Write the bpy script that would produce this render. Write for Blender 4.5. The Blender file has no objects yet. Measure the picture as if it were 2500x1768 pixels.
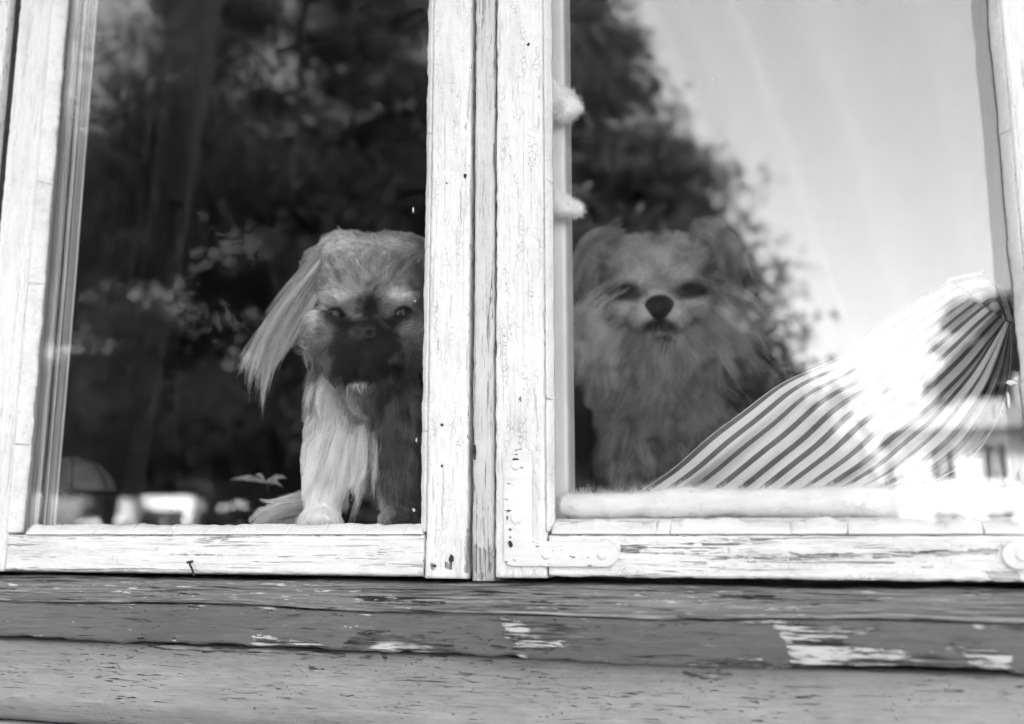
import bpy, bmesh, math, random
import numpy as np
from mathutils import Vector, Matrix

random.seed(7)
RNG = np.random.default_rng(11)
SC = bpy.context.scene
COL = SC.collection
R = math.radians

# ------------------------------------------------------------------ camera, sky, sun, exposure
CAM_D, CAM_Z, PITCH, YAW, LENS = 0.85, 1.30, 9.9, 17.0, 35.0
SUN_EL, SUN_AZ = 57.0, 58.0            # azimuth measured from +x towards +y: the sun stands behind this house
SUN_STRENGTH, SKY_STRENGTH, EXPOSURE = 4.2, 0.15, 3.47

cam_d = bpy.data.cameras.new('camera')
cam = bpy.data.objects.new('camera', cam_d)
COL.objects.link(cam)
cam.location = (0, -CAM_D, CAM_Z)
cam.rotation_euler = (R(90 + PITCH), 0, R(YAW))
cam_d.lens = LENS
cam_d.sensor_width = 36.0
cam_d.clip_start, cam_d.clip_end = 0.01, 4000
cam_d.dof.use_dof = True
cam_d.dof.focus_distance = 0.93
cam_d.dof.aperture_fstop = 3.1
SC.camera = cam

world = bpy.data.worlds.new('World')
SC.world = world
world.use_nodes = True
wnt = world.node_tree
wnt.nodes.clear()
w_out = wnt.nodes.new('ShaderNodeOutputWorld')
w_bg = wnt.nodes.new('ShaderNodeBackground')
w_sky = wnt.nodes.new('ShaderNodeTexSky')
w_sky.sky_type = 'NISHITA'
w_sky.sun_disc = False
w_sky.sun_elevation = R(SUN_EL)
w_sky.sun_rotation = R(90 - SUN_AZ)
w_sky.air_density, w_sky.dust_density, w_sky.ozone_density = 1.0, 2.5, 1.0
w_bw = wnt.nodes.new('ShaderNodeRGBToBW')          # the photograph is black and white
w_bg.inputs['Strength'].default_value = SKY_STRENGTH
L = wnt.links.new
L(w_sky.outputs[0], w_bw.inputs[0])
L(w_bw.outputs[0], w_bg.inputs['Color'])
L(w_bg.outputs[0], w_out.inputs[0])

sun_d = bpy.data.lights.new('sun', 'SUN')
sun_d.energy = SUN_STRENGTH
sun_d.angle = R(0.53)
sun = bpy.data.objects.new('sun', sun_d)
COL.objects.link(sun)
_sd = Vector((math.cos(R(SUN_EL)) * math.cos(R(SUN_AZ)), math.cos(R(SUN_EL)) * math.sin(R(SUN_AZ)), math.sin(R(SUN_EL))))
sun.rotation_euler = _sd.to_track_quat('Z', 'Y').to_euler()
sun.location = _sd * 30

SC.view_settings.view_transform = 'Standard'
SC.view_settings.look = 'None'
SC.view_settings.gamma = 1.0
SC.view_settings.exposure = EXPOSURE
SC.view_settings.use_curve_mapping = False
SC.render.engine = 'CYCLES'
SC.cycles.use_denoising = True
SC.cycles.max_bounces = 10
SC.cycles.diffuse_bounces = 6
SC.cycles.use_adaptive_sampling = True
SC.cycles.adaptive_threshold = 0.03
SC.cycles.adaptive_min_samples = 16
SC.cycles.transparent_max_bounces = 24
SC.cycles.glossy_bounces = 4
SC.cycles.caustics_reflective = False
SC.cycles.sample_clamp_indirect = 6.0

# ------------------------------------------------------------------ measuring: where a ray of the photograph meets a vertical plane
_f = 2500 * LENS / 36.0
_p, _w = R(PITCH), R(YAW)
_fwd = np.array([-math.sin(_w) * math.cos(_p), math.cos(_w) * math.cos(_p), math.sin(_p)])
_rgt = np.array([math.cos(_w), math.sin(_w), 0.0])
_up = np.cross(_rgt, _fwd)
_C = np.array([0, -CAM_D, CAM_Z])

def P(px, py, Y=0.0):
    d = _fwd * _f + _rgt * (px - 1250) - _up * (py - 884)
    return _C + d * ((Y + CAM_D) / d[1])

def Q(V):
    v = np.asarray(V, float) - _C
    k = v @ _fwd
    return np.stack([1250 + _f * (v @ _rgt) / k, 884 - _f * (v @ _up) / k], -1)

GLASS_Y = 0.014
def M(px, py, d):                      # a place on the far side of the yard, seen mirrored in the panes
    p = P(px, py, d)
    return Vector((p[0], 2 * GLASS_Y - d, p[2]))

# ------------------------------------------------------------------ noise for shapes
def vnoise(x, y, seed=0):
    x = np.asarray(x, float); y = np.asarray(y, float)
    xi, yi = np.floor(x).astype(np.int64), np.floor(y).astype(np.int64)
    xf, yf = x - xi, y - yi
    xf, yf = xf * xf * (3 - 2 * xf), yf * yf * (3 - 2 * yf)
    def h(a, b):
        n = (a * 374761393 + b * 668265263 + seed * 974711) & 0x7fffffff
        n = ((n ^ (n >> 13)) * 1274126177) & 0x7fffffff
        return ((n ^ (n >> 16)) & 0xffff) / 65535.0
    return (h(xi, yi) * (1 - xf) + h(xi + 1, yi) * xf) * (1 - yf) + (h(xi, yi + 1) * (1 - xf) + h(xi + 1, yi + 1) * xf) * yf

def fbm(x, y, seed=0, oct=4):
    a, s, t = 1.0, 0.0, 0.0
    x = np.asarray(x, float); y = np.asarray(y, float)
    for k in range(oct):
        s = s + a * (vnoise(x, y, seed + k * 17) - 0.5)
        t += a; a *= 0.5; x = x * 2.03; y = y * 2.03
    return 2 * s / t                   # about -1 .. 1

# ------------------------------------------------------------------ objects and labels
def tag(o, label=None, cat=None, group=None, kind=None):
    if label: o['label'] = label
    if cat: o['category'] = cat
    if group: o['group'] = group
    if kind: o['kind'] = kind
    return o

def thing(name, label, cat, loc=(0, 0, 0), rz=0.0, group=None):
    o = bpy.data.objects.new(name, None)
    o.empty_display_size = 0.05
    COL.objects.link(o)
    o.location = loc
    o.rotation_euler = (0, 0, rz)
    return tag(o, label, cat, group)

def link(name, me, mat, parent=None, smooth=True):
    o = bpy.data.objects.new(name, me)
    COL.objects.link(o)
    if mat is not None:
        me.materials.clear()
        me.materials.append(mat)
    if smooth and len(me.polygons):
        me.polygons.foreach_set('use_smooth', np.ones(len(me.polygons), bool))
    if parent: o.parent = parent
    return o

def mesh_np(verts, quads, name='m'):
    me = bpy.data.meshes.new(name)
    v = np.ascontiguousarray(verts, np.float32).reshape(-1, 3)
    q = np.ascontiguousarray(quads, np.int32)
    n, k = q.shape
    me.vertices.add(len(v)); me.vertices.foreach_set('co', v.ravel())
    me.loops.add(n * k); me.loops.foreach_set('vertex_index', q.ravel())
    me.polygons.add(n)
    me.polygons.foreach_set('loop_start', np.arange(n, dtype=np.int32) * k)
    me.polygons.foreach_set('loop_total', np.full(n, k, np.int32))
    me.update(calc_edges=True)
    return me

def attr(me, name, vals):
    a = me.attributes.new(name, 'FLOAT', 'POINT')
    a.data.foreach_set('value', np.ascontiguousarray(vals, np.float32))

def grid_quads(nu, nv, wrap_v=False):
    i, j = np.meshgrid(np.arange(nu - 1), np.arange(nv if wrap_v else nv - 1), indexing='ij')
    j2 = (j + 1) % nv
    return np.stack([i * nv + j, (i + 1) * nv + j, (i + 1) * nv + j2, i * nv + j2], -1).reshape(-1, 4)

def box(name, lo, hi, mat, parent=None, bevel=0.0, seg=2):
    bm = bmesh.new()
    bmesh.ops.create_cube(bm, size=1)
    for v in bm.verts:
        v.co = Vector([lo[k] + (v.co[k] + 0.5) * (hi[k] - lo[k]) for k in range(3)])
    if bevel:
        bmesh.ops.bevel(bm, geom=bm.edges[:], offset=bevel, segments=seg, affect='EDGES', profile=0.5)
    me = bpy.data.meshes.new(name); bm.to_mesh(me); bm.free()
    return link(name, me, mat, parent, smooth=False)

def sweep(name, axis, a0, a1, prof, mat, parent=None, step=0.003, pstep=0.0018, amp=0.0004, warp=0.0008, seed=0,
          freq=(25, 140), fine=None, attrs=None, ragged=0.0):
    """A timber: a closed profile drawn along x ((y,z) profile) or along z ((x,y) profile), its faces worn uneven."""
    prof = [np.array(p, float) for p in prof]
    pts, nrm, n = [], [], len(prof)
    area = sum(prof[i][0] * prof[(i + 1) % n][1] - prof[(i + 1) % n][0] * prof[i][1] for i in range(n))
    sg = 1.0 if area > 0 else -1.0
    for i in range(n):
        a, b = prof[i], prof[(i + 1) % n]
        e = b - a; ln = np.linalg.norm(e)
        k = max(1, int(ln / pstep)) if (fine is None or i in fine) else 1
        no = sg * np.array([e[1], -e[0]]) / max(ln, 1e-9)
        for j in range(k):
            pts.append(a + e * (j / k)); nrm.append(no)
    pts, nrm = np.array(pts), np.array(nrm)
    nrm = nrm + np.roll(nrm, 1, 0); nrm /= np.maximum(np.linalg.norm(nrm, axis=1, keepdims=True), 1e-6)
    arc = np.concatenate([[0], np.cumsum(np.linalg.norm(np.diff(pts, axis=0), axis=1))])
    s = np.linspace(a0, a1, max(2, int(abs(a1 - a0) / step)))
    S, T = np.meshgrid(s, arc, indexing='ij')
    d = amp * fbm(S * freq[0], T * freq[1], seed, 4) + 0.6 * warp * fbm(S * 5, T * 3, seed + 5, 3)
    if ragged:
        d = d + ragged * np.minimum(0, fbm(S * 140, T * 90, seed + 9, 3) - 0.25)
    U = pts[None, :, 0] + nrm[None, :, 0] * d
    V = pts[None, :, 1] + nrm[None, :, 1] * d
    X = np.stack([S, U, V], -1) if axis == 'x' else np.stack([U, V, S], -1)
    nu, nv = X.shape[:2]
    verts = X.reshape(-1, 3)
    quads = grid_quads(nu, nv, True)
    if (sg > 0) == (axis == 'x'): quads = quads[:, ::-1]
    quads = quads[:, ::-1]
    me = mesh_np(verts, quads, name)
    bm = bmesh.new(); bm.from_mesh(me)
    bm.verts.ensure_lookup_table()
    bm.faces.new([bm.verts[j] for j in range(nv)])
    bm.faces.new([bm.verts[(nu - 1) * nv + j] for j in range(nv)][::-1])
    bmesh.ops.recalc_face_normals(bm, faces=bm.faces[:])
    bm.to_mesh(me); bm.free()
    for k, fn in (attrs or {}).items():
        attr(me, k, fn(verts))
    return link(name, me, mat, parent)

def tube_mesh(pts, rad, seg=8, name='tube'):
    pts = np.array(pts, float); n = len(pts)
    rad = np.broadcast_to(np.asarray(rad, float), (n,))
    tan = np.gradient(pts, axis=0); tan /= np.linalg.norm(tan, axis=1, keepdims=True) + 1e-9
    ref = np.array([0.3, 0.2, 1.0]) if abs(tan[0][2]) < 0.9 else np.array([1.0, 0.1, 0.0])
    a = np.cross(tan, ref); a /= np.linalg.norm(a, axis=1, keepdims=True) + 1e-9
    b = np.cross(tan, a)
    th = np.linspace(0, 2 * math.pi, seg, endpoint=False)
    X = pts[:, None] + rad[:, None, None] * (a[:, None] * np.cos(th)[None, :, None] + b[:, None] * np.sin(th)[None, :, None])
    me = mesh_np(X.reshape(-1, 3), grid_quads(n, seg, True), name)
    bm = bmesh.new(); bm.from_mesh(me); bm.verts.ensure_lookup_table()
    bm.faces.new([bm.verts[j] for j in range(seg)]); bm.faces.new([bm.verts[(n - 1) * seg + j] for j in range(seg)])
    bmesh.ops.recalc_face_normals(bm, faces=bm.faces[:])
    bm.to_mesh(me); bm.free()
    return me

# ------------------------------------------------------------------ materials (all greys: the photograph has no colour)
class NT:
    def __init__(self, name):
        self.m = bpy.data.materials.new(name)
        self.m.use_nodes = True
        self.t = self.m.node_tree
        self.t.nodes.clear()
        self.out = self.t.nodes.new('ShaderNodeOutputMaterial')
        self.tc = self.t.nodes.new('ShaderNodeTexCoord')
    def n(self, typ, **kw):
        o = self.t.nodes.new('ShaderNode' + typ)
        for k, v in kw.items(): setattr(o, k, v)
        return o
    def put(self, sock, v):
        if isinstance(v, bpy.types.NodeSocket): self.t.links.new(v, sock)
        elif v is not None: sock.default_value = v
    def vec(self, scale, loc=(0, 0, 0), src=None):
        o = self.n('Mapping')
        if not isinstance(scale, tuple): scale = (scale,) * 3
        o.inputs['Scale'].default_value = scale; o.inputs['Location'].default_value = loc
        self.t.links.new(src or self.tc.outputs['Object'], o.inputs[0])
        return o.outputs[0]
    def noise(self, scale=(1, 1, 1), detail=4, rough=0.55, loc=(0, 0, 0), dist=0.0, src=None):
        o = self.n('TexNoise')
        o.inputs['Scale'].default_value = 1.0
        o.inputs['Detail'].default_value = detail; o.inputs['Roughness'].default_value = rough
        o.inputs['Distortion'].default_value = dist
        if not isinstance(scale, tuple): scale = (scale,) * 3
        self.t.links.new(self.vec(scale, loc, src), o.inputs['Vector'])
        return o.outputs['Fac']
    def vor(self, scale=(1, 1, 1), feature='F1', loc=(0, 0, 0), warp=0.0, warpscale=60, out='Distance'):
        o = self.n('TexVoronoi', feature=feature)
        o.inputs['Scale'].default_value = 1.0
        v = self.vec(scale, loc)
        if warp:
            nn = self.n('TexNoise'); nn.inputs['Scale'].default_value = warpscale; nn.inputs['Detail'].default_value = 3
            self.t.links.new(self.tc.outputs['Object'], nn.inputs['Vector'])
            mm = self.n('VectorMath', operation='MULTIPLY_ADD')
            self.t.links.new(nn.outputs['Color'], mm.inputs[0]); mm.inputs[1].default_value = (warp,) * 3
            self.t.links.new(v, mm.inputs[2]); v = mm.outputs[0]
        self.t.links.new(v, o.inputs['Vector'])
        return o.outputs[out]
    def mr(self, v, a, b, c=0.0, d=1.0):
        o = self.n('MapRange'); o.clamp = True
        self.put(o.inputs['Value'], v)
        for k, x in zip(('From Min', 'From Max', 'To Min', 'To Max'), (a, b, c, d)): self.put(o.inputs[k], x)
        return o.outputs[0]
    def op(self, op, a, b=None):
        o = self.n('Math', operation=op)
        self.put(o.inputs[0], a); self.put(o.inputs[1], b)
        return o.outputs[0]
    def mul(self, a, b): return self.op('MULTIPLY', a, b)
    def add(self, a, b): return self.op('ADD', a, b)
    def mix(self, f, a, b):                # scalar mix
        o = self.n('Mix'); o.data_type = 'FLOAT'
        self.put(o.inputs[0], f); self.put(o.inputs[2], a); self.put(o.inputs[3], b)
        return o.outputs[0]
    def attr(self, name):
        o = self.n('Attribute'); o.attribute_name = name
        return o.outputs['Fac']
    def bump(self, h, strength=0.5, dist=0.001):
        o = self.n('Bump'); o.inputs['Strength'].default_value = strength; o.inputs['Distance'].default_value = dist
        self.t.links.new(h, o.inputs['Height'])
        return o.outputs[0]
    def bsdf(self, col, rough=0.6, normal=None, spec=0.3, **kw):
        o = self.n('BsdfPrincipled')
        if not isinstance(col, bpy.types.NodeSocket): col = (col, col, col, 1)
        self.put(o.inputs['Base Color'], col); self.put(o.inputs['Roughness'], rough)
        o.inputs['Specular IOR Level'].default_value = spec
        if normal is not None: self.t.links.new(normal, o.inputs['Normal'])
        for k, v in kw.items(): self.put(o.inputs[k.replace('_', ' ')], v)
        return o.outputs[0]
    def done(self, surf):
        self.t.links.new(surf, self.out.inputs[0])
        return self.m

def m_plain(name, col, rough=0.7, var=0.12, scale=8.0, spec=0.3, bump=0.0):
    t = NT(name)
    n = t.noise(scale, 2)
    c = t.mr(n, 0.35, 0.65, col * (1 - var), col * (1 + var))
    nm = t.bump(n, bump, 0.002) if bump else None
    return t.done(t.bsdf(c, rough, nm, spec))

def m_white_paint(name, axis, base=0.72, grain=0.5, crackle=0.5, seed=0.0, wood=0.35, bumps=1.0):
    """Old white oil paint on wood: grain lines along the timber, square crackle, chips down to grey wood where `bare` is set."""
    t = NT(name)
    L3 = (seed, seed * 1.7, seed * 0.6)
    al = lambda a, b: (a, b, b) if axis == 'x' else (b, b, a)
    fine = t.noise(al(16, 560), 2, 0.6, L3, 0.3)
    gmask = t.mr(t.noise(al(8, 55), 2, 0.5, (seed + 3, 1, 2)), 0.42, 0.60, 0.12, 1.0)
    lines = t.mul(t.mul(t.mr(fine, 0.36, 0.43, 1.0, 0.0), gmask), 0.75 * grain)
    co = t.noise(al(8, 170), 3, 0.6, (seed + 9, 4, 4), 0.8)
    coarse = t.mul(t.mr(co, 0.335, 0.365, 1.0, 0.0), min(1.0, grain))
    ed = t.vor(al(150, 240), 'DISTANCE_TO_EDGE', L3, 1.0, 110)
    cr = t.mr(ed, 0.02, 0.07, 0.8, 0.0)
    cmask = t.mr(t.noise(al(22, 110), 4, 0.65, (seed + 6, 2, 7)), 0.49, 0.62)
    cr = t.mul(t.mul(cr, cmask), crackle)
    bare = t.attr('bare')
    rag = t.noise(al(70, 300), 3, 0.7, (seed, 5, 2))
    bm = t.mr(t.add(bare, t.mul(t.add(rag, -0.5), 2.2)), 0.49, 0.55)
    dark = t.op('MAXIMUM', lines, t.op('MAXIMUM', coarse, cr))
    big = t.noise(al(6, 30), 3, 0.65, (4, seed, 3))
    mott = t.mul(t.mr(rag, 0.3, 0.7, base * 0.93, base * 1.05), t.mr(big, 0.50, 0.70, 1.0, 0.84))
    paint = t.mix(t.mul(dark, 0.9), mott, 0.10)
    wd = t.mr(fine, 0.36, 0.62, wood * 0.22, wood * 1.35)
    col = t.mix(bm, paint, wd)
    h = t.add(t.add(t.mul(dark, -1.0), t.mul(bm, -0.9)), t.add(t.mul(rag, 0.8), t.mul(fine, 0.5 * grain)))
    return t.done(t.bsdf(col, t.mix(bm, 0.5, 0.9), t.bump(h, 0.6 * bumps, 0.0013), 0.3))

def m_grey_paint(name, base=0.30, cracks=1.0, seed=0.0, wood=0.15, chips=1.0):
    t = NT(name)
    c1 = t.mr(t.noise((60, 560, 560), 3, 0.6, (seed, 1, 0), 0.8), 0.355, 0.385, 1.0, 0.0)
    cm = t.mr(t.noise((9, 26, 26), 3, 0.65, (2, seed, 0)), 0.45, 0.58)
    c1 = t.mul(t.mul(c1, cm), cracks)
    vd = t.n('TexVoronoi'); vd.inputs['Scale'].default_value = 260
    t.t.links.new(t.tc.outputs['Object'], vd.inputs['Vector'])
    sp = t.mul(t.mr(vd.outputs['Distance'], 0.14, 0.22, 1.0, 0.0), t.mr(t.noise(12, 3, 0.65, (seed, 0, 8)), 0.56, 0.66))
    sp = t.mul(sp, 0.85 * cracks)
    rag = t.noise((75, 230, 230), 4, 0.7, (seed, 3, 3))
    chip = t.mul(t.mr(rag, 0.70, 0.72), chips)
    bare = t.attr('bare')
    lowm = t.noise((22, 40, 40), 2, 0.6, (seed, 8, 4))
    b = t.add(t.add(bare, t.mul(t.add(rag, -0.5), 2.4)), t.mul(t.add(lowm, -0.5), 1.2))
    bm = t.mr(b, 0.50, 0.54)
    streak = t.noise((26, 460, 460), 3, 0.7, (seed, 2, 9))
    prim = t.mul(t.mul(bm, t.mr(lowm, 0.50, 0.58)), t.mr(streak, 0.485, 0.525))
    pr2 = t.mul(t.mr(streak, 0.51, 0.55), t.mr(t.attr('primer'), 0.4, 0.8))
    prim = t.op('MAXIMUM', prim, t.mul(pr2, bm))
    mott = t.mr(t.noise((6, 16, 16), 4, 0.65, (seed, 7, 1)), 0.35, 0.65, base * 0.86, base * 1.12)
    mott = t.mul(mott, t.mr(rag, 0.3, 0.7, 0.90, 1.10))
    mott = t.mul(mott, t.mr(streak, 0.35, 0.65, 0.88, 1.10))
    c2 = t.mr(t.noise((14, 330, 330), 3, 0.6, (seed, 6, 6), 1.2), 0.315, 0.335, cracks, 0.0)
    dark = t.op('MAXIMUM', t.op('MAXIMUM', c1, sp), c2)
    col = t.mix(dark, mott, base * 0.12)
    col = t.mix(chip, col, 0.60)
    wd = t.mr(streak, 0.36, 0.62, wood * 0.12, wood * 1.7)
    col = t.mix(bm, col, wd)
    col = t.mix(prim, col, 0.44)
    h = t.add(t.add(t.mul(dark, -0.9), t.mul(bm, -1.1)), t.add(t.mul(prim, 0.4), t.add(t.mul(rag, 0.6), t.mul(streak, 0.35))))
    return t.done(t.bsdf(col, t.mix(bm, 0.45, 0.9), t.bump(h, 0.8, 0.0014), 0.35))

def m_weathered(name, base=0.165, seed=0.0):
    """Sill top: weathered timber that keeps streaks of grey paint and flakes of white."""
    t = NT(name)
    g = t.noise((14, 330, 330), 4, 0.68, (seed, 0, 0), 0.35)
    wd = t.mr(g, 0.36, 0.64, base * 0.15, base * 1.8)
    big = t.noise((5, 50, 50), 4, 0.65, (seed, 3, 1), 0.3)
    paint = t.mr(big, 0.47, 0.51)
    col = t.mix(t.mul(paint, 0.75), wd, t.mr(g, 0.3, 0.7, base * 0.95, base * 1.5))
    ck = t.mr(t.noise((9, 190, 190), 4, 0.62, (1, seed, 3), 0.9), 0.38, 0.405, 1.0, 0.0)
    col = t.mix(ck, col, 0.02)
    fl = t.mul(t.mr(t.noise((40, 260, 260), 3, 0.65, (4, 4, seed)), 0.60, 0.63), t.mr(big, 0.45, 0.56))
    col = t.mix(fl, col, 0.58)
    h = t.add(t.mul(g, 0.9), t.add(t.mul(ck, -1.2), t.add(t.mul(fl, 0.6), t.mul(paint, 0.5))))
    return t.done(t.bsdf(col, 0.85, t.bump(h, 1.0, 0.0024), 0.2))

def m_glass(name):
    """Window pane: clear, and mirroring by Schlick's law at every face (4 % head-on); a little dust."""
    t = NT(name)
    g = t.n('NewGeometry')
    d = t.n('VectorMath', operation='DOT_PRODUCT')
    t.t.links.new(g.outputs['Incoming'], d.inputs[0]); t.t.links.new(g.outputs['Normal'], d.inputs[1])
    c = t.op('ABSOLUTE', d.outputs['Value'])
    f = t.add(t.mul(t.op('POWER', t.op('SUBTRACT', 1.0, c), 5.0), 0.945), 0.052)
    tr = t.n('BsdfTransparent'); tr.inputs[0].default_value = (0.985, 0.985, 0.985, 1)
    gl = t.n('BsdfGlossy'); gl.inputs['Roughness'].default_value = 0.0; gl.inputs['Color'].default_value = (1, 1, 1, 1)
    mx = t.n('MixShader')
    t.put(mx.inputs[0], f); t.t.links.new(tr.outputs[0], mx.inputs[1]); t.t.links.new(gl.outputs[0], mx.inputs[2])
    df = t.n('BsdfDiffuse'); df.inputs[0].default_value = (0.7, 0.7, 0.7, 1)
    dust = t.mul(t.mr(t.vor(95, 'F1', (3, 1, 4)), 0.015, 0.045, 1.0, 0.0), t.mr(t.vor(95, 'F1', (3, 1, 4), out='Color'), 0.80, 0.82))
    dust = t.add(t.mul(dust, 0.55), t.mr(t.noise((14, 14, 5), 5, 0.6), 0.5, 0.9, 0.0, 0.012))
    m2 = t.n('MixShader')
    t.put(m2.inputs[0], dust); t.t.links.new(mx.outputs[0], m2.inputs[1]); t.t.links.new(df.outputs[0], m2.inputs[2])
    return t.done(m2.outputs[0])

def m_sheer(name, opacity, col=0.8, pleat=None):
    t = NT(name)
    tr = t.n('BsdfTransparent')
    df = t.n('BsdfDiffuse'); tl = t.n('BsdfTranslucent')
    for o in (df, tl): o.inputs[0].default_value = (col, col, col, 1)
    a = t.n('MixShader'); a.inputs[0].default_value = 0.35
    t.t.links.new(df.outputs[0], a.inputs[1]); t.t.links.new(tl.outputs[0], a.inputs[2])
    op = opacity
    at = t.attr('dens')
    op = t.op('MINIMUM', t.mul(at, opacity), 1.0)
    b = t.n('MixShader'); t.put(b.inputs[0], op)
    t.t.links.new(tr.outputs[0], b.inputs[1]); t.t.links.new(a.outputs[0], b.inputs[2])
    return t.done(b.outputs[0])

def m_stripes(name):
    t = NT(name)
    v = t.attr('stripe')
    fr = t.op('FRACT', v)
    s = t.mul(t.mr(fr, 0.02, 0.05), t.mr(fr, 0.40, 0.43, 1.0, 0.0))
    weave = t.mr(t.noise(1400, 2), 0.3, 0.7, 0.88, 1.1)
    c = t.mul(t.mix(s, 0.90, 0.17), weave)
    df = t.bsdf(c, 0.9, None, 0.1)
    tl = t.n('BsdfTranslucent'); t.put(tl.inputs[0], c)
    m = t.n('MixShader'); m.inputs[0].default_value = 0.12
    t.t.links.new(df, m.inputs[1]); t.t.links.new(tl.outputs[0], m.inputs[2])
    return t.done(m.outputs[0])

def m_fur(name):
    t = NT(name)
    c = t.op('MINIMUM', t.mul(t.attr('tone'), 1.6), 0.94)
    df = t.bsdf(c, 0.55, None, 0.12)
    tl = t.n('BsdfTranslucent'); t.put(tl.inputs[0], c)
    m = t.n('MixShader'); m.inputs[0].default_value = 0.35
    t.t.links.new(df, m.inputs[1]); t.t.links.new(tl.outputs[0], m.inputs[2])
    return t.done(m.outputs[0])

def m_skin(name):
    t = NT(name)
    return t.done(t.bsdf(t.mul(t.attr('tone'), 1.0), 0.8, None, 0.1))

def m_foliage(name, base, seed=0):
    t = NT(name)
    c = t.mr(t.noise(0.9, 2, 0.6, (seed, 0, 0)), 0.3, 0.7, base * 0.55, base * 1.5)
    df = t.n('BsdfDiffuse'); tl = t.n('BsdfTranslucent')
    t.put(df.inputs[0], c); t.put(tl.inputs[0], c)
    m = t.n('MixShader'); m.inputs[0].default_value = 0.25
    t.t.links.new(df.outputs[0], m.inputs[1]); t.t.links.new(tl.outputs[0], m.inputs[2])
    return t.done(m.outputs[0])

MT = dict(
    rail=m_white_paint('white_paint_rail', 'x', 0.65, 0.85, 0.25, 0.0),
    rail_worn=m_white_paint('white_paint_rail_worn', 'x', 0.65, 1.2, 0.5, 4.2),
    stile=m_white_paint('white_paint_stile', 'z', 0.65, 0.5, 0.55, 1.3),
    stile_b=m_white_paint('white_paint_stile_crackled', 'z', 0.66, 0.42, 0.7, 7.9),
    stile_c=m_white_paint('white_paint_jamb', 'z', 0.65, 0.45, 0.3, 12.4),
    post=m_white_paint('white_paint_post', 'z', 0.54, 0.95, 0.35, 2.6),
    putty=m_white_paint('putty_paint', 'x', 0.67, 0.12, 0.30, 5.5),
    iron=m_white_paint('painted_iron', 'x', 0.65, 0.10, 0.18, 3.1, 0.05),
    inner=m_plain('inner_white_paint', 0.66, 0.5, 0.05, 14),
    sill_top=m_weathered('weathered_sill'),
    sill_front=m_grey_paint('grey_paint_sill', 0.095, 0.9, 1.0, 0.085, 1.0),
    board=m_grey_paint('grey_paint_board', 0.25, 1.0, 5.0, 0.18, 0.25),
    glass=m_glass('window_glass'),
    stripes=m_stripes('striped_cotton'),
    fur=m_fur('fur'), skin=m_skin('dog_skin'),
    cotton=m_plain('cotton_wool', 0.86, 1.0, 0.04, 60, 0.0, 0.4),
    rust=m_plain('rusty_nail', 0.035, 0.8, 0.4, 400, 0.3, 0.4),
    screw=m_plain('painted_screw', 0.64, 0.5, 0.08, 200, 0.3),
    dark_hole=m_plain('old_dark_wood', 0.03, 0.95, 0.3, 90),  # near-black: stands in for shade in gaps and holes, also colours stems
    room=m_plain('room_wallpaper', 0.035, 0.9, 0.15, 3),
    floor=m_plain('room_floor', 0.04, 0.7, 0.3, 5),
    nose=m_plain('dog_nose', 0.012, 0.40, 0.2, 300, 0.24, 0.5),
    eye=m_plain('dog_eye', 0.006, 0.04, 0.2, 90, 0.28),
    leafy=m_foliage('foliage_dark', 0.036, 1), leafy2=m_foliage('foliage_mid', 0.06, 4), spruce=m_foliage('foliage_spruce', 0.042, 8),
    bark=m_plain('bark', 0.06, 0.95, 0.4, 9, 0.1, 0.6),
    grass=m_plain('gravel_yard', 0.075, 0.95, 0.4, 1.2),
    housewhite=m_plain('white_clapboard', 0.78, 0.6, 0.05, 2),
    housegrey=m_plain('grey_render', 0.55, 0.7, 0.1, 2),
    roof=m_plain('slate_roof', 0.10, 0.8, 0.3, 6),
    roof_pale=m_plain('pale_metal_roof', 0.2, 0.5, 0.1, 3),
    pane=m_plain('house_window_glass', 0.05, 0.1, 0.3, 3, 0.5),
    van=m_plain('white_car_paint', 0.8, 0.25, 0.03, 2, 0.5),
    tyre=m_plain('tyre_rubber', 0.03, 0.8, 0.2, 20),
    shade_pale=m_plain('pale_leaf', 0.34, 0.8, 0.3, 90),
    shade=m_plain('grey_shade_fabric', 0.30, 0.9, 0.15, 40),
)

# ================================================================== THE HOUSE WALL, ROOM AND GROUND
def struct(o, label=None):
    o['kind'] = 'structure'
    return o

g = mesh_np(np.array([(-900, -900, 0), (900, -900, 0), (900, 900, 0), (-900, 900, 0)]), np.array([[0, 1, 2, 3]]), 'ground')
struct(link('ground', g, MT['grass'], None, False))

RX0, RX1, RY1, RZ0, RZ1 = -3.2, 2.2, 3.6, 0.35, 3.9
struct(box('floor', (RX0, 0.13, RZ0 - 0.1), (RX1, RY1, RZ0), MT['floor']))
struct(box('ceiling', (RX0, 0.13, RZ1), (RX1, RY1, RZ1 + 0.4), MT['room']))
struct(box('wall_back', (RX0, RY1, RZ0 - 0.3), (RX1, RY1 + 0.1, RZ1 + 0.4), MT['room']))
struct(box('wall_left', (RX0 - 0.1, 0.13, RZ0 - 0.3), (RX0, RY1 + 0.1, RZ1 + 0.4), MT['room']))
struct(box('wall_right', (RX1, 0.13, RZ0 - 0.3), (RX1 + 0.1, RY1 + 0.1, RZ1 + 0.4), MT['room']))

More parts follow.
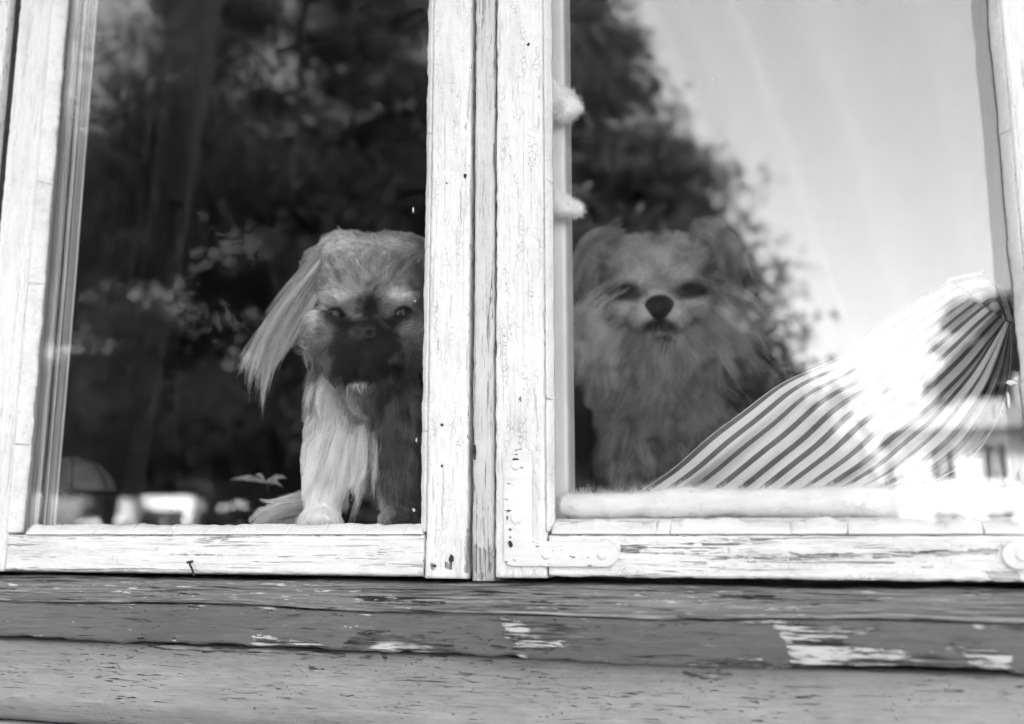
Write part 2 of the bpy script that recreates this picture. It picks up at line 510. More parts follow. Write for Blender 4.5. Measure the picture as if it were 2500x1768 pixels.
# outside wall: siding boards below the window, and the wall round it
WX0, WX1, WZ0, WZ1 = -0.90, 0.26, 1.25, 2.42       # the opening
wall = thing('wooden_wall', 'grey painted wooden house wall of wide boards below the window', 'wall')
box('wall_panel', (RX0 - 0.1, 0.0, 0.0), (WX0 - 0.05, 0.12, RZ1 + 0.4), MT['board'], wall)
box('wall_panel', (WX1 + 0.05, 0.0, 0.0), (RX1 + 0.1, 0.12, RZ1 + 0.4), MT['board'], wall)
box('wall_panel', (WX0 - 0.05, 0.0, WZ1 + 0.05), (WX1 + 0.05, 0.12, RZ1 + 0.4), MT['board'], wall)
box('eave', (RX0 - 0.6, -0.80, 2.62), (RX1 + 0.6, -0.001, 2.74), MT['board'], wall)  # unseen overhang, added to cut the sky light falling on the wall
box('wall_panel', (WX0 - 0.05, 0.045, 0.0), (WX1 + 0.05, 0.12, 1.195), MT['dark_hole'], wall)

def poly_field(V, polys, soft=10.0):
    """signed closeness (px) of the points of a mesh to outlines measured in the photograph: 1 inside, 0 well outside"""
    q = Q(V)
    out = np.zeros(len(q))
    for poly in polys:
        pg = np.array(poly, float)
        inside = np.zeros(len(q), bool)
        dist = np.full(len(q), 1e9)
        for i in range(len(pg)):
            a, b = pg[i], pg[(i + 1) % len(pg)]
            cond = ((a[1] > q[:, 1]) != (b[1] > q[:, 1]))
            xi = a[0] + (q[:, 1] - a[1]) * (b[0] - a[0]) / ((b[1] - a[1]) if abs(b[1] - a[1]) > 1e-9 else 1e-9)
            inside ^= cond & (q[:, 0] < xi)
            e = b - a
            tt = np.clip(((q - a) @ e) / max(e @ e, 1e-9), 0, 1)
            dist = np.minimum(dist, np.linalg.norm(q - (a + tt[:, None] * e), axis=1))
        sd = np.where(inside, dist, -dist)
        out = np.maximum(out, np.clip(0.5 + sd / (2 * soft), 0, 1))
    return out

zero = lambda V: np.zeros(len(V))
# first board under the sill: flat, its lower edge rounded back
def board_profile(zt, zb, y=-0.027):
    return [(0.042, zt), (y, zt), (y, zb + 0.024), (y + 0.003, zb + 0.016), (y + 0.010, zb + 0.006), (y + 0.019, zb), (0.042, zb)]
bare_board = [[(330, 1568), (640, 1578), (860, 1588), (840, 1600), (600, 1596), (430, 1588)], [(755, 1628), (790, 1632), (780, 1642), (752, 1638)],
              [(875, 1600), (905, 1602), (900, 1612), (872, 1610)], [(1660, 1638), (1790, 1644), (1780, 1658), (1680, 1652)], [(930, 1590), (950, 1592), (944, 1612), (936, 1610)],
              [(1060, 1598), (1090, 1600), (1088, 1618), (1070, 1612)]]
sweep('siding_board', 'x', WX0 - 0.05, WX1 + 0.05, board_profile(1.1993, 1.121), MT['board'], wall, 0.003, 0.003, 0.0005, 0.0012, 31,
      fine=(1, 2, 3, 4, 5), attrs={'bare': lambda V: poly_field(V, bare_board, 7), 'primer': zero})
for zt in (1.1185, 1.010, 0.901):
    sweep('siding_board', 'x', WX0 - 0.05, WX1 + 0.05, board_profile(zt, zt - 0.1065), MT['board'], wall, 0.012, 0.006, 0.0005, 0.0012, int(zt * 100),
          fine=(1, 2, 3, 4), attrs={'bare': zero, 'primer': zero})

# ================================================================== WINDOW FRAME: sill, centre post, jambs
frame = thing('window_frame', 'old white wooden window frame with centre post and weathered grey sill', 'window frame', (0, 0, 0))
SX0, SX1 = WX0 - 0.03, WX1 + 0.04
prof_sill = [(0.10, 1.2625), (0.012, 1.2590), (-0.014, 1.2535), (-0.028, 1.2450), (-0.040, 1.2385), (-0.0445, 1.2345), (-0.046, 1.2290), (-0.0465, 1.2120), (-0.045, 1.2050), (-0.040, 1.2025), (-0.008, 1.2040), (0.10, 1.2040)]
def out_profile(pr, k=1.0):
    r = []
    for y, z in pr:
        y2 = y * k if y < 0 else y
        r.append((y2, CAM_Z - (CAM_Z - z) * (CAM_D + y2) / (CAM_D + y)))
    return r
def sill_warp(o):
    me = o.data
    n = len(me.vertices); co = np.empty(n * 3, np.float32); me.vertices.foreach_get('co', co); co = co.reshape(-1, 3)
    x = co[:, 0]
    front = np.clip((-co[:, 1] - 0.02) / 0.02, 0, 1)
    low = np.clip((1.216 - co[:, 2]) / 0.012, 0, 1) * front
    bend = 0.0022 * np.sin(x * 9.0 + 0.5) + 0.0012 * np.sin(x * 23 + 1.0)
    co[:, 2] += front * bend * 0.8 + low * (0.0030 * fbm(x * 45, x * 0, 77, 5) + 0.0015 * np.sin(x * 14))
    me.vertices.foreach_set('co', co.ravel()); me.update()
sill_front_bare = [[(832, 1582), (850, 1560), (905, 1538), (940, 1528), (975, 1548), (1040, 1552), (1108, 1562), (1122, 1588), (1120, 1612), (860, 1600)],
                   [(1228, 1508), (1440, 1522), (1436, 1540), (1400, 1572), (1330, 1590), (1260, 1575), (1232, 1556)],
                   [(1250, 1582), (1296, 1586), (1292, 1604), (1248, 1600)],
                   [(1890, 1528), (2160, 1534), (2120, 1556), (2030, 1570), (2180, 1600), (2260, 1606), (2330, 1578), (2400, 1592), (2470, 1606), (2462, 1648), (1930, 1624), (1925, 1580)],
                   [(2440, 1522), (2500, 1520), (2500, 1545), (2470, 1545)], [(1720, 1606), (1860, 1598), (1880, 1618), (1740, 1620)],
                   [(620, 1560), (740, 1566), (800, 1578), (640, 1576)]]
sill_primer = [[(1228, 1534), (1310, 1545), (1400, 1560), (1380, 1588), (1240, 1580)], [(1890, 1545), (2160, 1540), (2150, 1575), (1900, 1575)], [(2340, 1585), (2470, 1600), (2462, 1650), (2370, 1640)], [(1720, 1600), (1880, 1600), (1880, 1620), (1730, 1620)], [(2080, 1585), (2280, 1600), (2270, 1620), (2090, 1610)]]
o = sweep('sill_front', 'x', SX0, SX1, [(-0.008, 1.2360), (-0.0440, 1.2360), (-0.0460, 1.2342), (-0.0466, 1.2200), (-0.0466, 1.2050), (-0.0455, 1.2032), (-0.0080, 1.2040)], MT['sill_front'], frame, 0.0016, 0.0013, 0.0007, 0.0006, 41,
          fine=(1, 2, 3, 4, 5), attrs={'bare': lambda V: np.maximum(poly_field(V, sill_front_bare, 9), 0.40 * np.exp(-((V[:, 2] - 1.2350) / 0.0028) ** 2) + 0.36 * np.exp(-((V[:, 2] - 1.2045) / 0.0032) ** 2)), 'primer': lambda V: poly_field(V, sill_primer, 8)})
sill_warp(o)
o = sweep('sill_top', 'x', SX0, SX1, out_profile([(0.10, 1.2625), (0.012, 1.2590), (-0.014, 1.2535), (-0.026, 1.2475), (-0.030, 1.2440), (-0.0425, 1.2395), (-0.0435, 1.2375), (-0.040, 1.2362), (-0.006, 1.2362), (0.10, 1.2380)]), MT['sill_top'], frame,
          0.002, 0.0011, 0.0020, 0.0014, 47, freq=(18, 260), fine=(1, 2, 3, 4, 5, 6))
sill_warp(o)

ZTOP = 2.40
stile_bare_post = [[(1150, 1180), (1158, 1180), (1156, 1240), (1150, 1236)], [(1148, 1330), (1200, 1340), (1200, 1420), (1150, 1415)]]
def vpost(name, x0, x1, yf, yb, z0, z1, mat, parent, seed, bare=(), soft=5, bev=0.0022, ragged=0.0012, step=0.003):
    pr = [(x0, yb), (x0, yf + bev), (x0 + bev, yf), (x1 - bev, yf), (x1, yf + bev), (x1, yb)]
    return sweep(name, 'z', z0, z1, pr, mat, parent, step, 0.0018, 0.00035, 0.0007, seed, freq=(25, 160), fine=(0, 1, 2, 3, 4), ragged=ragged,
                 attrs={'bare': lambda V: np.maximum(poly_field(V, bare, soft) if bare else 0.0, 0.30 * np.exp(-(np.minimum(np.abs(V[:, 0] - x0), np.abs(V[:, 0] - x1)) / 0.0022) ** 2))})
vpost('centre_post', -0.2990, -0.2780, 0.0035, 0.075, 1.2605, ZTOP, MT['post'], frame, 3, stile_bare_post, 8)
vpost('jamb', -0.935, -0.869, -0.004, 0.10, 1.2560, ZTOP, MT['stile_c'], frame, 5)
vpost('jamb', 0.232, 0.290, -0.004, 0.10, 1.2560, ZTOP, MT['stile_c'], frame, 6)
box('jamb_backing', (-0.8685, 0.0075, 1.2605), (-0.8565, 0.10, ZTOP), MT['dark_hole'], frame)  # near-black strip painting in the shade of the gap beside the jamb
box('head', (-0.935, -0.004, ZTOP + 0.002), (0.290, 0.10, ZTOP + 0.06), MT['stile_c'], frame)
# backing behind the meeting stiles so that no daylight shows between the timbers
box('rebate', (-0.335, 0.050, 1.2605), (-0.2995, 0.075, ZTOP), MT['dark_hole'], frame)
box('rebate', (-0.2775, 0.050, 1.2605), (-0.2440, 0.075, ZTOP), MT['dark_hole'], frame)

# ================================================================== SASHES
def rail_profile(z0, z1, yf=0.0, yb=0.026, bev=0.0022):
    return [(yb, z0), (yf + bev, z0), (yf, z0 + bev), (yf, z1 - bev), (yf + bev, z1), (yb, z1)]

def hrail(name, x0, x1, z0, z1, mat, parent, seed, bare=(), soft=5):
    return sweep(name, 'x', x0, x1, rail_profile(z0, z1), mat, parent, 0.003, 0.0016, 0.0005, 0.0008, seed, freq=(14, 260), fine=(1, 2, 3, 4),
                 attrs={'bare': lambda V: np.maximum(poly_field(V, bare, soft) if bare else 0.0, 0.30 * np.exp(-(np.minimum(np.abs(V[:, 2] - z0), np.abs(V[:, 2] - z1)) / 0.0025) ** 2))}, ragged=0.0012)

def putty_piece(name, axis, a0, a1, fixed, sgn, parent, seed, w=0.010, mat=None, lift=0.0, rough=0.24):
    """one cracked length of glazing putty: a wedge from the face of the timber down to the glass, ends broken unevenly"""
    n, m = max(3, int(abs(a1 - a0) / 0.002)), 8
    s = np.linspace(a0, a1, n)
    t = np.linspace(0, 1, m)
    S, T = np.meshgrid(s, t, indexing='ij')
    ends = np.minimum(np.abs(S - a0), np.abs(S - a1))
    skew0, skew1 = RNG.uniform(-0.002, 0.002, 2)
    S2 = S + np.where(S < (a0 + a1) / 2, skew0, skew1) * (T - 0.5) * np.exp(-ends / 0.006)
    wid = w * (1 + 0.07 * fbm(s * 200, s * 0, 5, 3) + rough * 0.8 * np.round(fbm(s * 55, s * 0 + 3, 6, 3) * 4) / 4 + 0.06 * fbm(s * 12, s * 0, 8, 2))[:, None]
    off = fixed + sgn * T * wid
    y = -0.0008 - lift + T * 0.0118 + 0.0012 * np.sin(T * math.pi) * -1 + 0.0006 * fbm(S * 80, T * 6, seed + 1, 3)
    y = y + np.exp(-ends / 0.0010) * 0.0007
    top = np.stack([S2, y, off], -1) if axis == 'x' else np.stack([off, y, S2], -1)
    bot = top.copy(); bot[..., 1] = 0.0145 + 0 * y
    V = np.concatenate([top.reshape(-1, 3), bot.reshape(-1, 3)])
    k = n * m
    q = grid_quads(n, m)
    qb = q[:, ::-1] + k
    ring = [i * m for i in range(n)] + [(n - 1) * m + j for j in range(1, m)] + [i * m + m - 1 for i in range(n - 2, -1, -1)] + [j for j in range(m - 2, 0, -1)]
    side = np.array([[ring[i], ring[(i + 1) % len(ring)], ring[(i + 1) % len(ring)] + k, ring[i] + k] for i in range(len(ring))])
    me = mesh_np(V, np.concatenate([q, qb, side]), name)
    bm = bmesh.new(); bm.from_mesh(me); bmesh.ops.recalc_face_normals(bm, faces=bm.faces[:]); bm.to_mesh(me); bm.free()
    attr(me, 'bare', np.zeros(len(me.vertices)))
    return link(name, me, mat or MT['putty'], parent)

def glass(parent, x0, x1, z0, z1, y=GLASS_Y, th=0.003):
    return box('glass_pane', (x0, y, z0), (x1, y + th, z1), MT['glass'], parent)

def flakes(parent, spots, y=0.0128, seed=0):
    """smears of paint left on the glass beside the timber, one small ragged chip each"""
    rg = np.random.default_rng(seed)
    for (px, py, w, h) in spots:
        c = P(px, py, y)
        n = 14
        bm = bmesh.new()
        ring = []
        for k in range(n):
            a = 2 * math.pi * k / n
            r = rg.uniform(0.55, 1.1)
            ring.append(bm.verts.new((c[0] + r * math.cos(a) * w * 0.00010, y, c[2] + r * math.sin(a) * h * 0.00017)))
        f = bm.faces.new(ring)
        ex = bmesh.ops.extrude_face_region(bm, geom=[f])
        for v in [e for e in ex['geom'] if isinstance(e, bmesh.types.BMVert)]: v.co.y += 0.0013
        bmesh.ops.recalc_face_normals(bm, faces=bm.faces[:])
        me = bpy.data.meshes.new('paint_flake'); bm.to_mesh(me); bm.free()
        attr(me, 'bare', np.zeros(len(me.vertices)))
        link('paint_flake', me, MT['putty'], parent, False)

# ---- left sash
LS = thing('window_sash', 'left window sash, white peeling paint, bottom rail with a bent nail', 'window sash', group='casement sashes')
vpost('stile', -0.856, -0.8085, 0.0, 0.026, 1.2640, ZTOP, MT['stile_c'], LS, 11)
stile_bare = [[(1085, 1370), (1106, 1372), (1104, 1392), (1088, 1390)], [(1052, 1376), (1064, 1378), (1060, 1392), (1052, 1390)], [(1136, 1290), (1146, 1290), (1146, 1400), (1132, 1400)], [(1133, 425), (1139, 420), (1139, 435), (1132, 434)]]
vpost('stile', -0.3425, -0.3020, 0.0005, 0.026, 1.2625, ZTOP, MT['stile'], LS, 12, stile_bare, 4)
hrail('bottom_rail', -0.8070, -0.3440, 1.2640, 1.3010, MT['rail'], LS, 13, [[(1020, 1392), (1034, 1396), (1034, 1412), (1018, 1410)], [(20, 1388), (60, 1392), (60, 1400), (20, 1400)]], 6)
hrail('top_rail', -0.8070, -0.3440, ZTOP - 0.05, ZTOP - 0.003, MT['rail'], LS, 14)
glass(LS, -0.806, -0.345, 1.302, ZTOP - 0.055)
cuts = [60, 89, 136, 224, 316, 417, 497, 575, 700, 790, 985, 1030]
for i in range(len(cuts) - 1):
    xa, xb = P(cuts[i] + 0.5, 1300)[0], P(cuts[i + 1] - 0.5, 1300)[0]
    putty_piece('putty', 'x', max(xa, -0.806), min(xb, -0.3455), 1.3014, 1, LS, 60 + i, 0.0098)
zc = [1.303, 1.395, 1.57, 1.685, 1.98, 2.34]
for i in range(len(zc) - 1):
    putty_piece('putty', 'z', zc[i] + 0.0001, zc[i + 1] - 0.0001, -0.8085, 1, LS, 90 + i, 0.0100)
    putty_piece('putty', 'z', zc[i] + 0.0001, zc[i + 1] - 0.0001, -0.3425, -1, LS, 120 + i, 0.0085, rough=0.16)
sp = [(1008, 512, 6, 18), (1013, 735, 7, 9), (1016, 1075, 8, 14), (1010, 1245, 14, 10), (98, 1210, 5, 10)]
flakes(LS, sp, seed=4)

# ---- right sash
RS = thing('window_sash', 'right window sash with flat iron corner bracket, white flaking paint', 'window sash', group='casement sashes')
vpost('stile', -0.2760, -0.2280, 0.0, 0.026, 1.2640, ZTOP, MT['stile_b'], RS, 21, [[(1268, 970), (1274, 965), (1276, 980), (1268, 982)]], 3)
vpost('stile', 0.1640, 0.2190, 0.0, 0.026, 1.2640, ZTOP, MT['stile_c'], RS, 22)
rail_bare = [[(1700, 1350), (2100, 1352), (2440, 1340), (2440, 1352), (2000, 1362)], [(1515, 1330), (1580, 1335), (1560, 1350), (1512, 1350)], [(2400, 1395), (2480, 1392), (2490, 1420), (2420, 1418)]]
hrail('bottom_rail', -0.2265, 0.1625, 1.2650, 1.3010, MT['rail_worn'], RS, 23, rail_bare, 9)
hrail('top_rail', -0.2265, 0.1625, ZTOP - 0.05, ZTOP - 0.003, MT['rail'], RS, 24)
glass(RS, -0.2270, 0.1630, 1.302, ZTOP - 0.055)
cuts = [1345, 1600, 1635, 1930, 2070, 2402, 2500]
for i in range(len(cuts) - 1):
    xa, xb = P(cuts[i] + 0.5, 1300)[0], P(cuts[i + 1] - 0.5, 1300)[0]
    putty_piece('putty', 'x', xa, min(xb, 0.1625), 1.3014, 1, RS, 160 + i, 0.0115, rough=0.5)
zc = [1.304, 1.42, 1.625, 1.90, 2.34]
for i in range(len(zc) - 1):
    putty_piece('putty', 'z', zc[i] + 0.0001, zc[i + 1] - 0.0001, -0.2280, 1, RS, 190 + i, 0.0045)
    putty_piece('putty', 'z', zc[i] + 0.0001, zc[i + 1] - 0.0001, 0.1640, -1, RS, 220 + i, 0.0065)
flakes(RS, [(2470, 935, 40, 14), (2462, 975, 10, 40), (2448, 985, 6, 8), (2480, 925, 20, 8), (2445, 1012, 4, 8), (1742, 195, 2, 18), (1590, 1125, 5, 4), (2490, 1160, 10, 34)], seed=9)

def rounded_plate(name, outline, y0, y1, mat, parent, bev=0.0015):
    bm = bmesh.new()
    f = bm.faces.new([bm.verts.new((x, y0, z)) for x, z in outline])
    ex = bmesh.ops.extrude_face_region(bm, geom=[f])
    for v in [e for e in ex['geom'] if isinstance(e, bmesh.types.BMVert)]: v.co.y = y1
    bmesh.ops.recalc_face_normals(bm, faces=bm.faces[:])
    ed = [e for e in bm.edges if all(abs(v.co.y - min(y0, y1)) < 1e-6 for v in e.verts)]
    bmesh.ops.bevel(bm, geom=ed, offset=bev, segments=3, affect='EDGES', profile=0.5)
    me = bpy.data.meshes.new(name); bm.to_mesh(me); bm.free()
    return link(name, me, mat, parent)

def arc(cx, cz, r, a0, a1, n=10):
    return [(cx + r * math.cos(R(a0 + (a1 - a0) * k / n)), cz + r * math.sin(R(a0 + (a1 - a0) * k / n))) for k in range(n + 1)]

def bracket(parent, x0, xm, x1, z0, zm, z1, flip=1):
    """L-shaped flat iron with rounded ends"""
    rr, hr = abs(xm - x0) / 2, (zm - z0) / 2
    s = flip
    out = []
    out += [(x0 + s * (px - 0), pz) for px, pz in [(2 * rr, z1 - 0.006)]]
    out += [(x0 + s * px, pz) for px, pz in arc(2 * rr - 0.008, z1 - 0.008 + 0.004, 0.008, 20, 90, 5)]
    out += [(x0 + s * px, pz) for px, pz in arc(rr * 0.9, z1 - rr * 0.9 + 0.002, rr * 0.9, 95, 180, 8)]
    out += [(x0 + s * px, pz) for px, pz in arc(0.009, z0 + 0.009, 0.009, 180, 270, 8)]
    L_ = abs(x1 - x0)
    out += [(x0 + s * px, pz) for px, pz in arc(L_ - hr, z0 + hr, hr, -90, 90, 12)]
    out += [(x0 + s * px, pz) for px, pz in arc(2 * rr + 0.005, zm + 0.005, 0.005, 270, 180, 6)]
    b = rounded_plate('corner_bracket', out if s > 0 else out[::-1], 0.001, -0.0032, MT['iron'], parent, 0.0014)
    attr(b.data, 'bare', np.full(len(b.data.vertices), 0.20))
    return b

def screw(parent, x, z, y=-0.0032, r=0.0046, dark_spot=False):
    bm = bmesh.new()
    n = 20
    rings = [(r, 0.0), (r * 0.96, -0.0007), (r * 0.6, -0.0012), (r * 0.15, -0.0014)]
    vs = [[bm.verts.new((x + rr * math.cos(2 * math.pi * k / n), y + dy, z + rr * math.sin(2 * math.pi * k / n))) for k in range(n)] for rr, dy in rings]
    for a, b in zip(vs[:-1], vs[1:]):
        for k in range(n): bm.faces.new((a[k], a[(k + 1) % n], b[(k + 1) % n], b[k]))
    bm.faces.new(vs[-1])
    bmesh.ops.recalc_face_normals(bm, faces=bm.faces[:])
    me = bpy.data.meshes.new('screw'); bm.to_mesh(me); bm.free()
    return link('screw', me, MT['screw'], parent)

b1 = bracket(RS, -0.267, -0.241, -0.165, 1.2735, 1.2955, 1.3735)
for (x, z) in ((-0.2555, 1.3615), (-0.2555, 1.315), (-0.228, 1.2842), (-0.179, 1.2842)): screw(b1, x, z)
b2 = bracket(RS, 0.206, 0.180, 0.131, 1.2745, 1.2965, 1.3735, -1)
for (x, z) in ((0.1445, 1.2855), (0.190, 1.315), (0.190, 1.36)): screw(b2, x, z)
# chips through the paint of the iron and holes in the timber: near-black plates; in the holes the black stands for shade
def dark_spot(parent, px, py, w, h, y, seed, mat='dark_hole'):
    rg = np.random.default_rng(seed)
    c = P(px, py, y); k = 0.00017
    pts = []
    for i in range(12):
        a = 2 * math.pi * i / 12; r = rg.uniform(0.6, 1.1)
        pts.append((c[0] + r * math.cos(a) * w * k, c[2] + r * math.sin(a) * h * k))
    bm = bmesh.new()
    f = bm.faces.new([bm.verts.new((x, y, z)) for x, z in pts])
    ex = bmesh.ops.extrude_face_region(bm, geom=[f])
    for v in [e for e in ex['geom'] if isinstance(e, bmesh.types.BMVert)]: v.co.y = y + 0.004
    bmesh.ops.recalc_face_normals(bm, faces=bm.faces[:])
    me = bpy.data.meshes.new('hole'); bm.to_mesh(me); bm.free()
    return link('hole', me, MT[mat], parent, False)
for i, (px, py, w, h) in enumerate([(1259, 1122, 20, 9), (1246, 1330, 16, 20), (1245, 1293, 7, 7), (1238, 1264, 5, 12), (1245, 1312, 8, 5)]):
    dark_spot(b1, px, py, w, h, -0.0036, 300 + i)
for i, (px, py, w, h) in enumerate([(1101, 1364, 14, 26), (1060, 1382, 12, 8), (1078, 1037, 9, 9), (1078, 1138, 5, 9), (1135, 428, 10, 12), (1090, 447, 6, 6)]):
    dark_spot(LS.children[1], px, py, w, h, -0.0004, 320 + i)
dark_spot(frame.children[2], 1158, 1105, 10, 45, 0.0030, 340)
dark_spot(RS.children[0], 1290, 108, 9, 12, -0.0004, 341)

# ---- inner sash of the right window, white, with its own pane
IS = thing('inner_sash', 'inner white window sash behind the cotton wool, right window', 'inner sash')
xi = P(1382, 700, 0.043)[0]
box('stile', (xi - 0.045, 0.0420, 1.275), (xi, 0.074, ZTOP), MT['inner'], IS, 0.003)
box('stile', (0.262, 0.0420, 1.275), (0.300, 0.074, ZTOP), MT['inner'], IS, 0.003)
box('bottom_rail', (xi + 0.001, 0.0425, 1.275), (0.261, 0.073, 1.322), MT['inner'], IS, 0.003)
box('glass_pane', (xi - 0.004, 0.048, 1.320), (0.266, 0.051, ZTOP), MT['glass'], IS)
box('ledge', (-0.2430, 0.0265, 1.2700), (0.2300, 0.0415, 1.3150), MT['inner'], IS, 0.002)
box('reveal', (-0.2435, 0.0268, 1.3160), (-0.2360, 0.0415, ZTOP), MT['inner'], IS, 0.001)
# inside window board on which the dogs sit
ib = box('window_board', (-1.05, 0.108, 1.270), (0.42, 0.80, 1.3080), MT['inner'], None, 0.004)
tag(ib, 'white inside window board under the dogs', 'window board')
box('apron', (-1.05, 0.12, 0.36), (0.42, 0.135, 1.268), MT['room'], ib)
box('lip', (-0.850, 0.0310, 1.262), (-0.2460, 0.107, 1.3080), MT['inner'], ib, 0.002)

# ---- bent nail in front of the left rail
nl = thing('nail', 'bent rusty nail standing up from the sill before the left sash', 'nail', tuple(P(470, 1402, -0.010)))
pp = [P(474, 1406, -0.010), P(471, 1396, -0.010), P(468, 1388, -0.0095), P(464, 1380, -0.0085), P(463, 1374, -0.0080)]
org = np.array(pp[0]) * 0 + np.array(P(470, 1402, -0.010))
link('shank', tube_mesh([p - org for p in pp], 0.0011, 8), MT['rust'], nl)
hd = tube_mesh([np.array(P(463, 1373.5, -0.0080)) - org + np.array((0.0004, 0, -0.0006)), np.array(P(463, 1370, -0.0080)) - org], [0.0030, 0.0034], 12)
link('head', hd, MT['rust'], nl)

# ================================================================== HAIR
def curves_obj(name, pts, rad, tone, mat, parent=None):
    """pts (n,k,3), rad (n,k), tone (n,)"""
    n, k = pts.shape[:2]
    cu = bpy.data.hair_curves.new(name)
    cu.add_curves([k] * n)
    cu.attributes['position'].data.foreach_set('vector', np.ascontiguousarray(pts, np.float32).ravel())
    ra = cu.attributes.get('radius') or cu.attributes.new('radius', 'FLOAT', 'POINT')
    ra.data.foreach_set('value', np.ascontiguousarray(rad, np.float32).ravel())
    ta = cu.attributes.new('tone', 'FLOAT', 'CURVE')
    ta.data.foreach_set('value', np.ascontiguousarray(tone, np.float32))
    cu.materials.append(mat)
    o = bpy.data.objects.new(name, cu)
    COL.objects.link(o)
    if parent: o.parent = parent
    return o

def sample_mesh(me, n, rng, weight=None):
    me.calc_loop_triangles()
    nt = len(me.loop_triangles)
    tri = np.empty(nt * 3, np.int32); me.loop_triangles.foreach_get('vertices', tri); tri = tri.reshape(-1, 3)
    co = np.empty(len(me.vertices) * 3, np.float32); me.vertices.foreach_get('co', co); co = co.reshape(-1, 3).astype(float)
    a, b, c = co[tri[:, 0]], co[tri[:, 1]], co[tri[:, 2]]
    nr = np.cross(b - a, c - a); ar = np.linalg.norm(nr, axis=1)
    no = nr / np.maximum(ar[:, None], 1e-12)
    w = ar.copy()
    if weight is not None: w *= weight((a + b + c) / 3)
    idx = rng.choice(nt, n, p=w / w.sum())
    u, v = rng.random(n), rng.random(n)
    fl = u + v > 1; u[fl], v[fl] = 1 - u[fl], 1 - v[fl]
    return a[idx] + u[:, None] * (b - a)[idx] + v[:, None] * (c - a)[idx], no[idx]

def norm(v): return v / np.maximum(np.linalg.norm(v, axis=-1, keepdims=True), 1e-9)

def grow(base, nrm, comb, length, rng, k=7, lift=0.45, droop=0.25, jitter=0.18, clump=0.0, nclump=0, curl=0.0):
    """strands that leave along the normal and bend towards the comb direction, gathered into locks"""
    n = len(base)
    comb = norm(comb - nrm * np.sum(comb * nrm, 1, keepdims=True) * 0.85)
    d0 = norm(nrm * lift + comb * (1 - lift) + rng.normal(0, jitter, (n, 3)))
    t = np.linspace(0, 1, k)
    tgt = norm(comb + np.array([0, 0, -droop]) + rng.normal(0, jitter * 0.6, (n, 3)))
    pts = np.empty((n, k, 3)); pts[:, 0] = base
    p = base.copy()
    for j in range(1, k):
        w = min(1.0, t[j] * 1.5)
        d = norm(d0 * (1 - w) + tgt * w)
        p = p + d * (length / (k - 1))[:, None]
        pts[:, j] = p
    if nclump:
        ci = rng.choice(n, nclump, replace=False)
        cb = base[ci]
        own = np.empty(n, int)
        for s in range(0, n, 2000):
            dd = ((base[s:s + 2000, None] - cb[None]) ** 2).sum(-1)
            own[s:s + 2000] = dd.argmin(1)
        guide = pts[ci][own]
        g0 = guide - guide[:, :1] + base[:, None]
        wgt = (clump * t ** 1.3)[None, :, None]
        pts = pts * (1 - wgt) + (guide * 0.75 + g0 * 0.25) * wgt
    return pts

# ================================================================== DOGS
def blob_mesh(name, ells, voxel=0.004, smooth=6):
    """a body as one continuous surface: ellipsoids (centre, radii, optional turn) fused by remeshing"""
    bm = bmesh.new()
    for e in ells:
        c, r = Vector(e[0]), e[1]
        rot = Matrix.Identity(3)
        if len(e) > 2:
            from mathutils import Euler
            rot = Euler([R(a) for a in e[2]]).to_matrix()
        res = bmesh.ops.create_icosphere(bm, subdivisions=3, radius=1.0)
        for v in res['verts']:
            v.co = c + rot @ Vector((v.co.x * r[0], v.co.y * r[1], v.co.z * r[2]))
    me = bpy.data.meshes.new(name); bm.to_mesh(me); bm.free()
    o = bpy.data.objects.new(name, me); COL.objects.link(o)
    m = o.modifiers.new('r', 'REMESH'); m.mode = 'VOXEL'; m.voxel_size = voxel
    s = o.modifiers.new('s', 'SMOOTH'); s.factor = 0.6; s.iterations = smooth
    dg = bpy.context.evaluated_depsgraph_get()
    out = bpy.data.meshes.new_from_object(o.evaluated_get(dg))
    bpy.data.objects.remove(o)
    out.name = name
    return out

def limb(a, b, ra, rb, n=7):
    a, b = np.array(a, float), np.array(b, float)
    return [(tuple(a + (b - a) * t), (ra + (rb - ra) * t,) * 3) for t in np.linspace(0, 1, n)]

def gss(V, c, r):
    d = (V - np.array(c)) / np.array(r)
    return np.exp(-(d ** 2).sum(-1))

def eyeball(parent, c, r):
    bm = bmesh.new(); bmesh.ops.create_uvsphere(bm, u_segments=20, v_segments=14, radius=r)
    me = bpy.data.meshes.new('eye'); bm.to_mesh(me); bm.free()
    o = link('eye', me, MT['eye'], parent); o.location = c
    return o

def nose_obj(parent, c, w, h, d):
    """leather nose: broad top, two nostrils, a groove"""
    bm = bmesh.new(); bmesh.ops.create_icosphere(bm, subdivisions=4, radius=1.0)
    for v in bm.verts:
        x, y, z = v.co
        k = 1.0 + 0.07 * z
        dent = 0.0
        for s in (-1, 1):
            dent += math.exp(-(((x - s * 0.45) / 0.2) ** 2 + ((z + 0.1) / 0.26) ** 2)) * (y < 0)
        groove = math.exp(-(x / 0.08) ** 2) * (z < 0.1) * (y < 0)
        v.co = Vector((x * w * k, y * d + dent * d * 0.55 + groove * d * 0.2, z * h))
    me = bpy.data.meshes.new('nose'); bm.to_mesh(me); bm.free()
    o = link('nose', me, MT['nose'], parent); o.location = c
    return o

mm = 0.001
def E(c, r, rot=None):
    e = (tuple(x * mm for x in c), tuple(x * mm for x in r))
    return e + (rot,) if rot else e

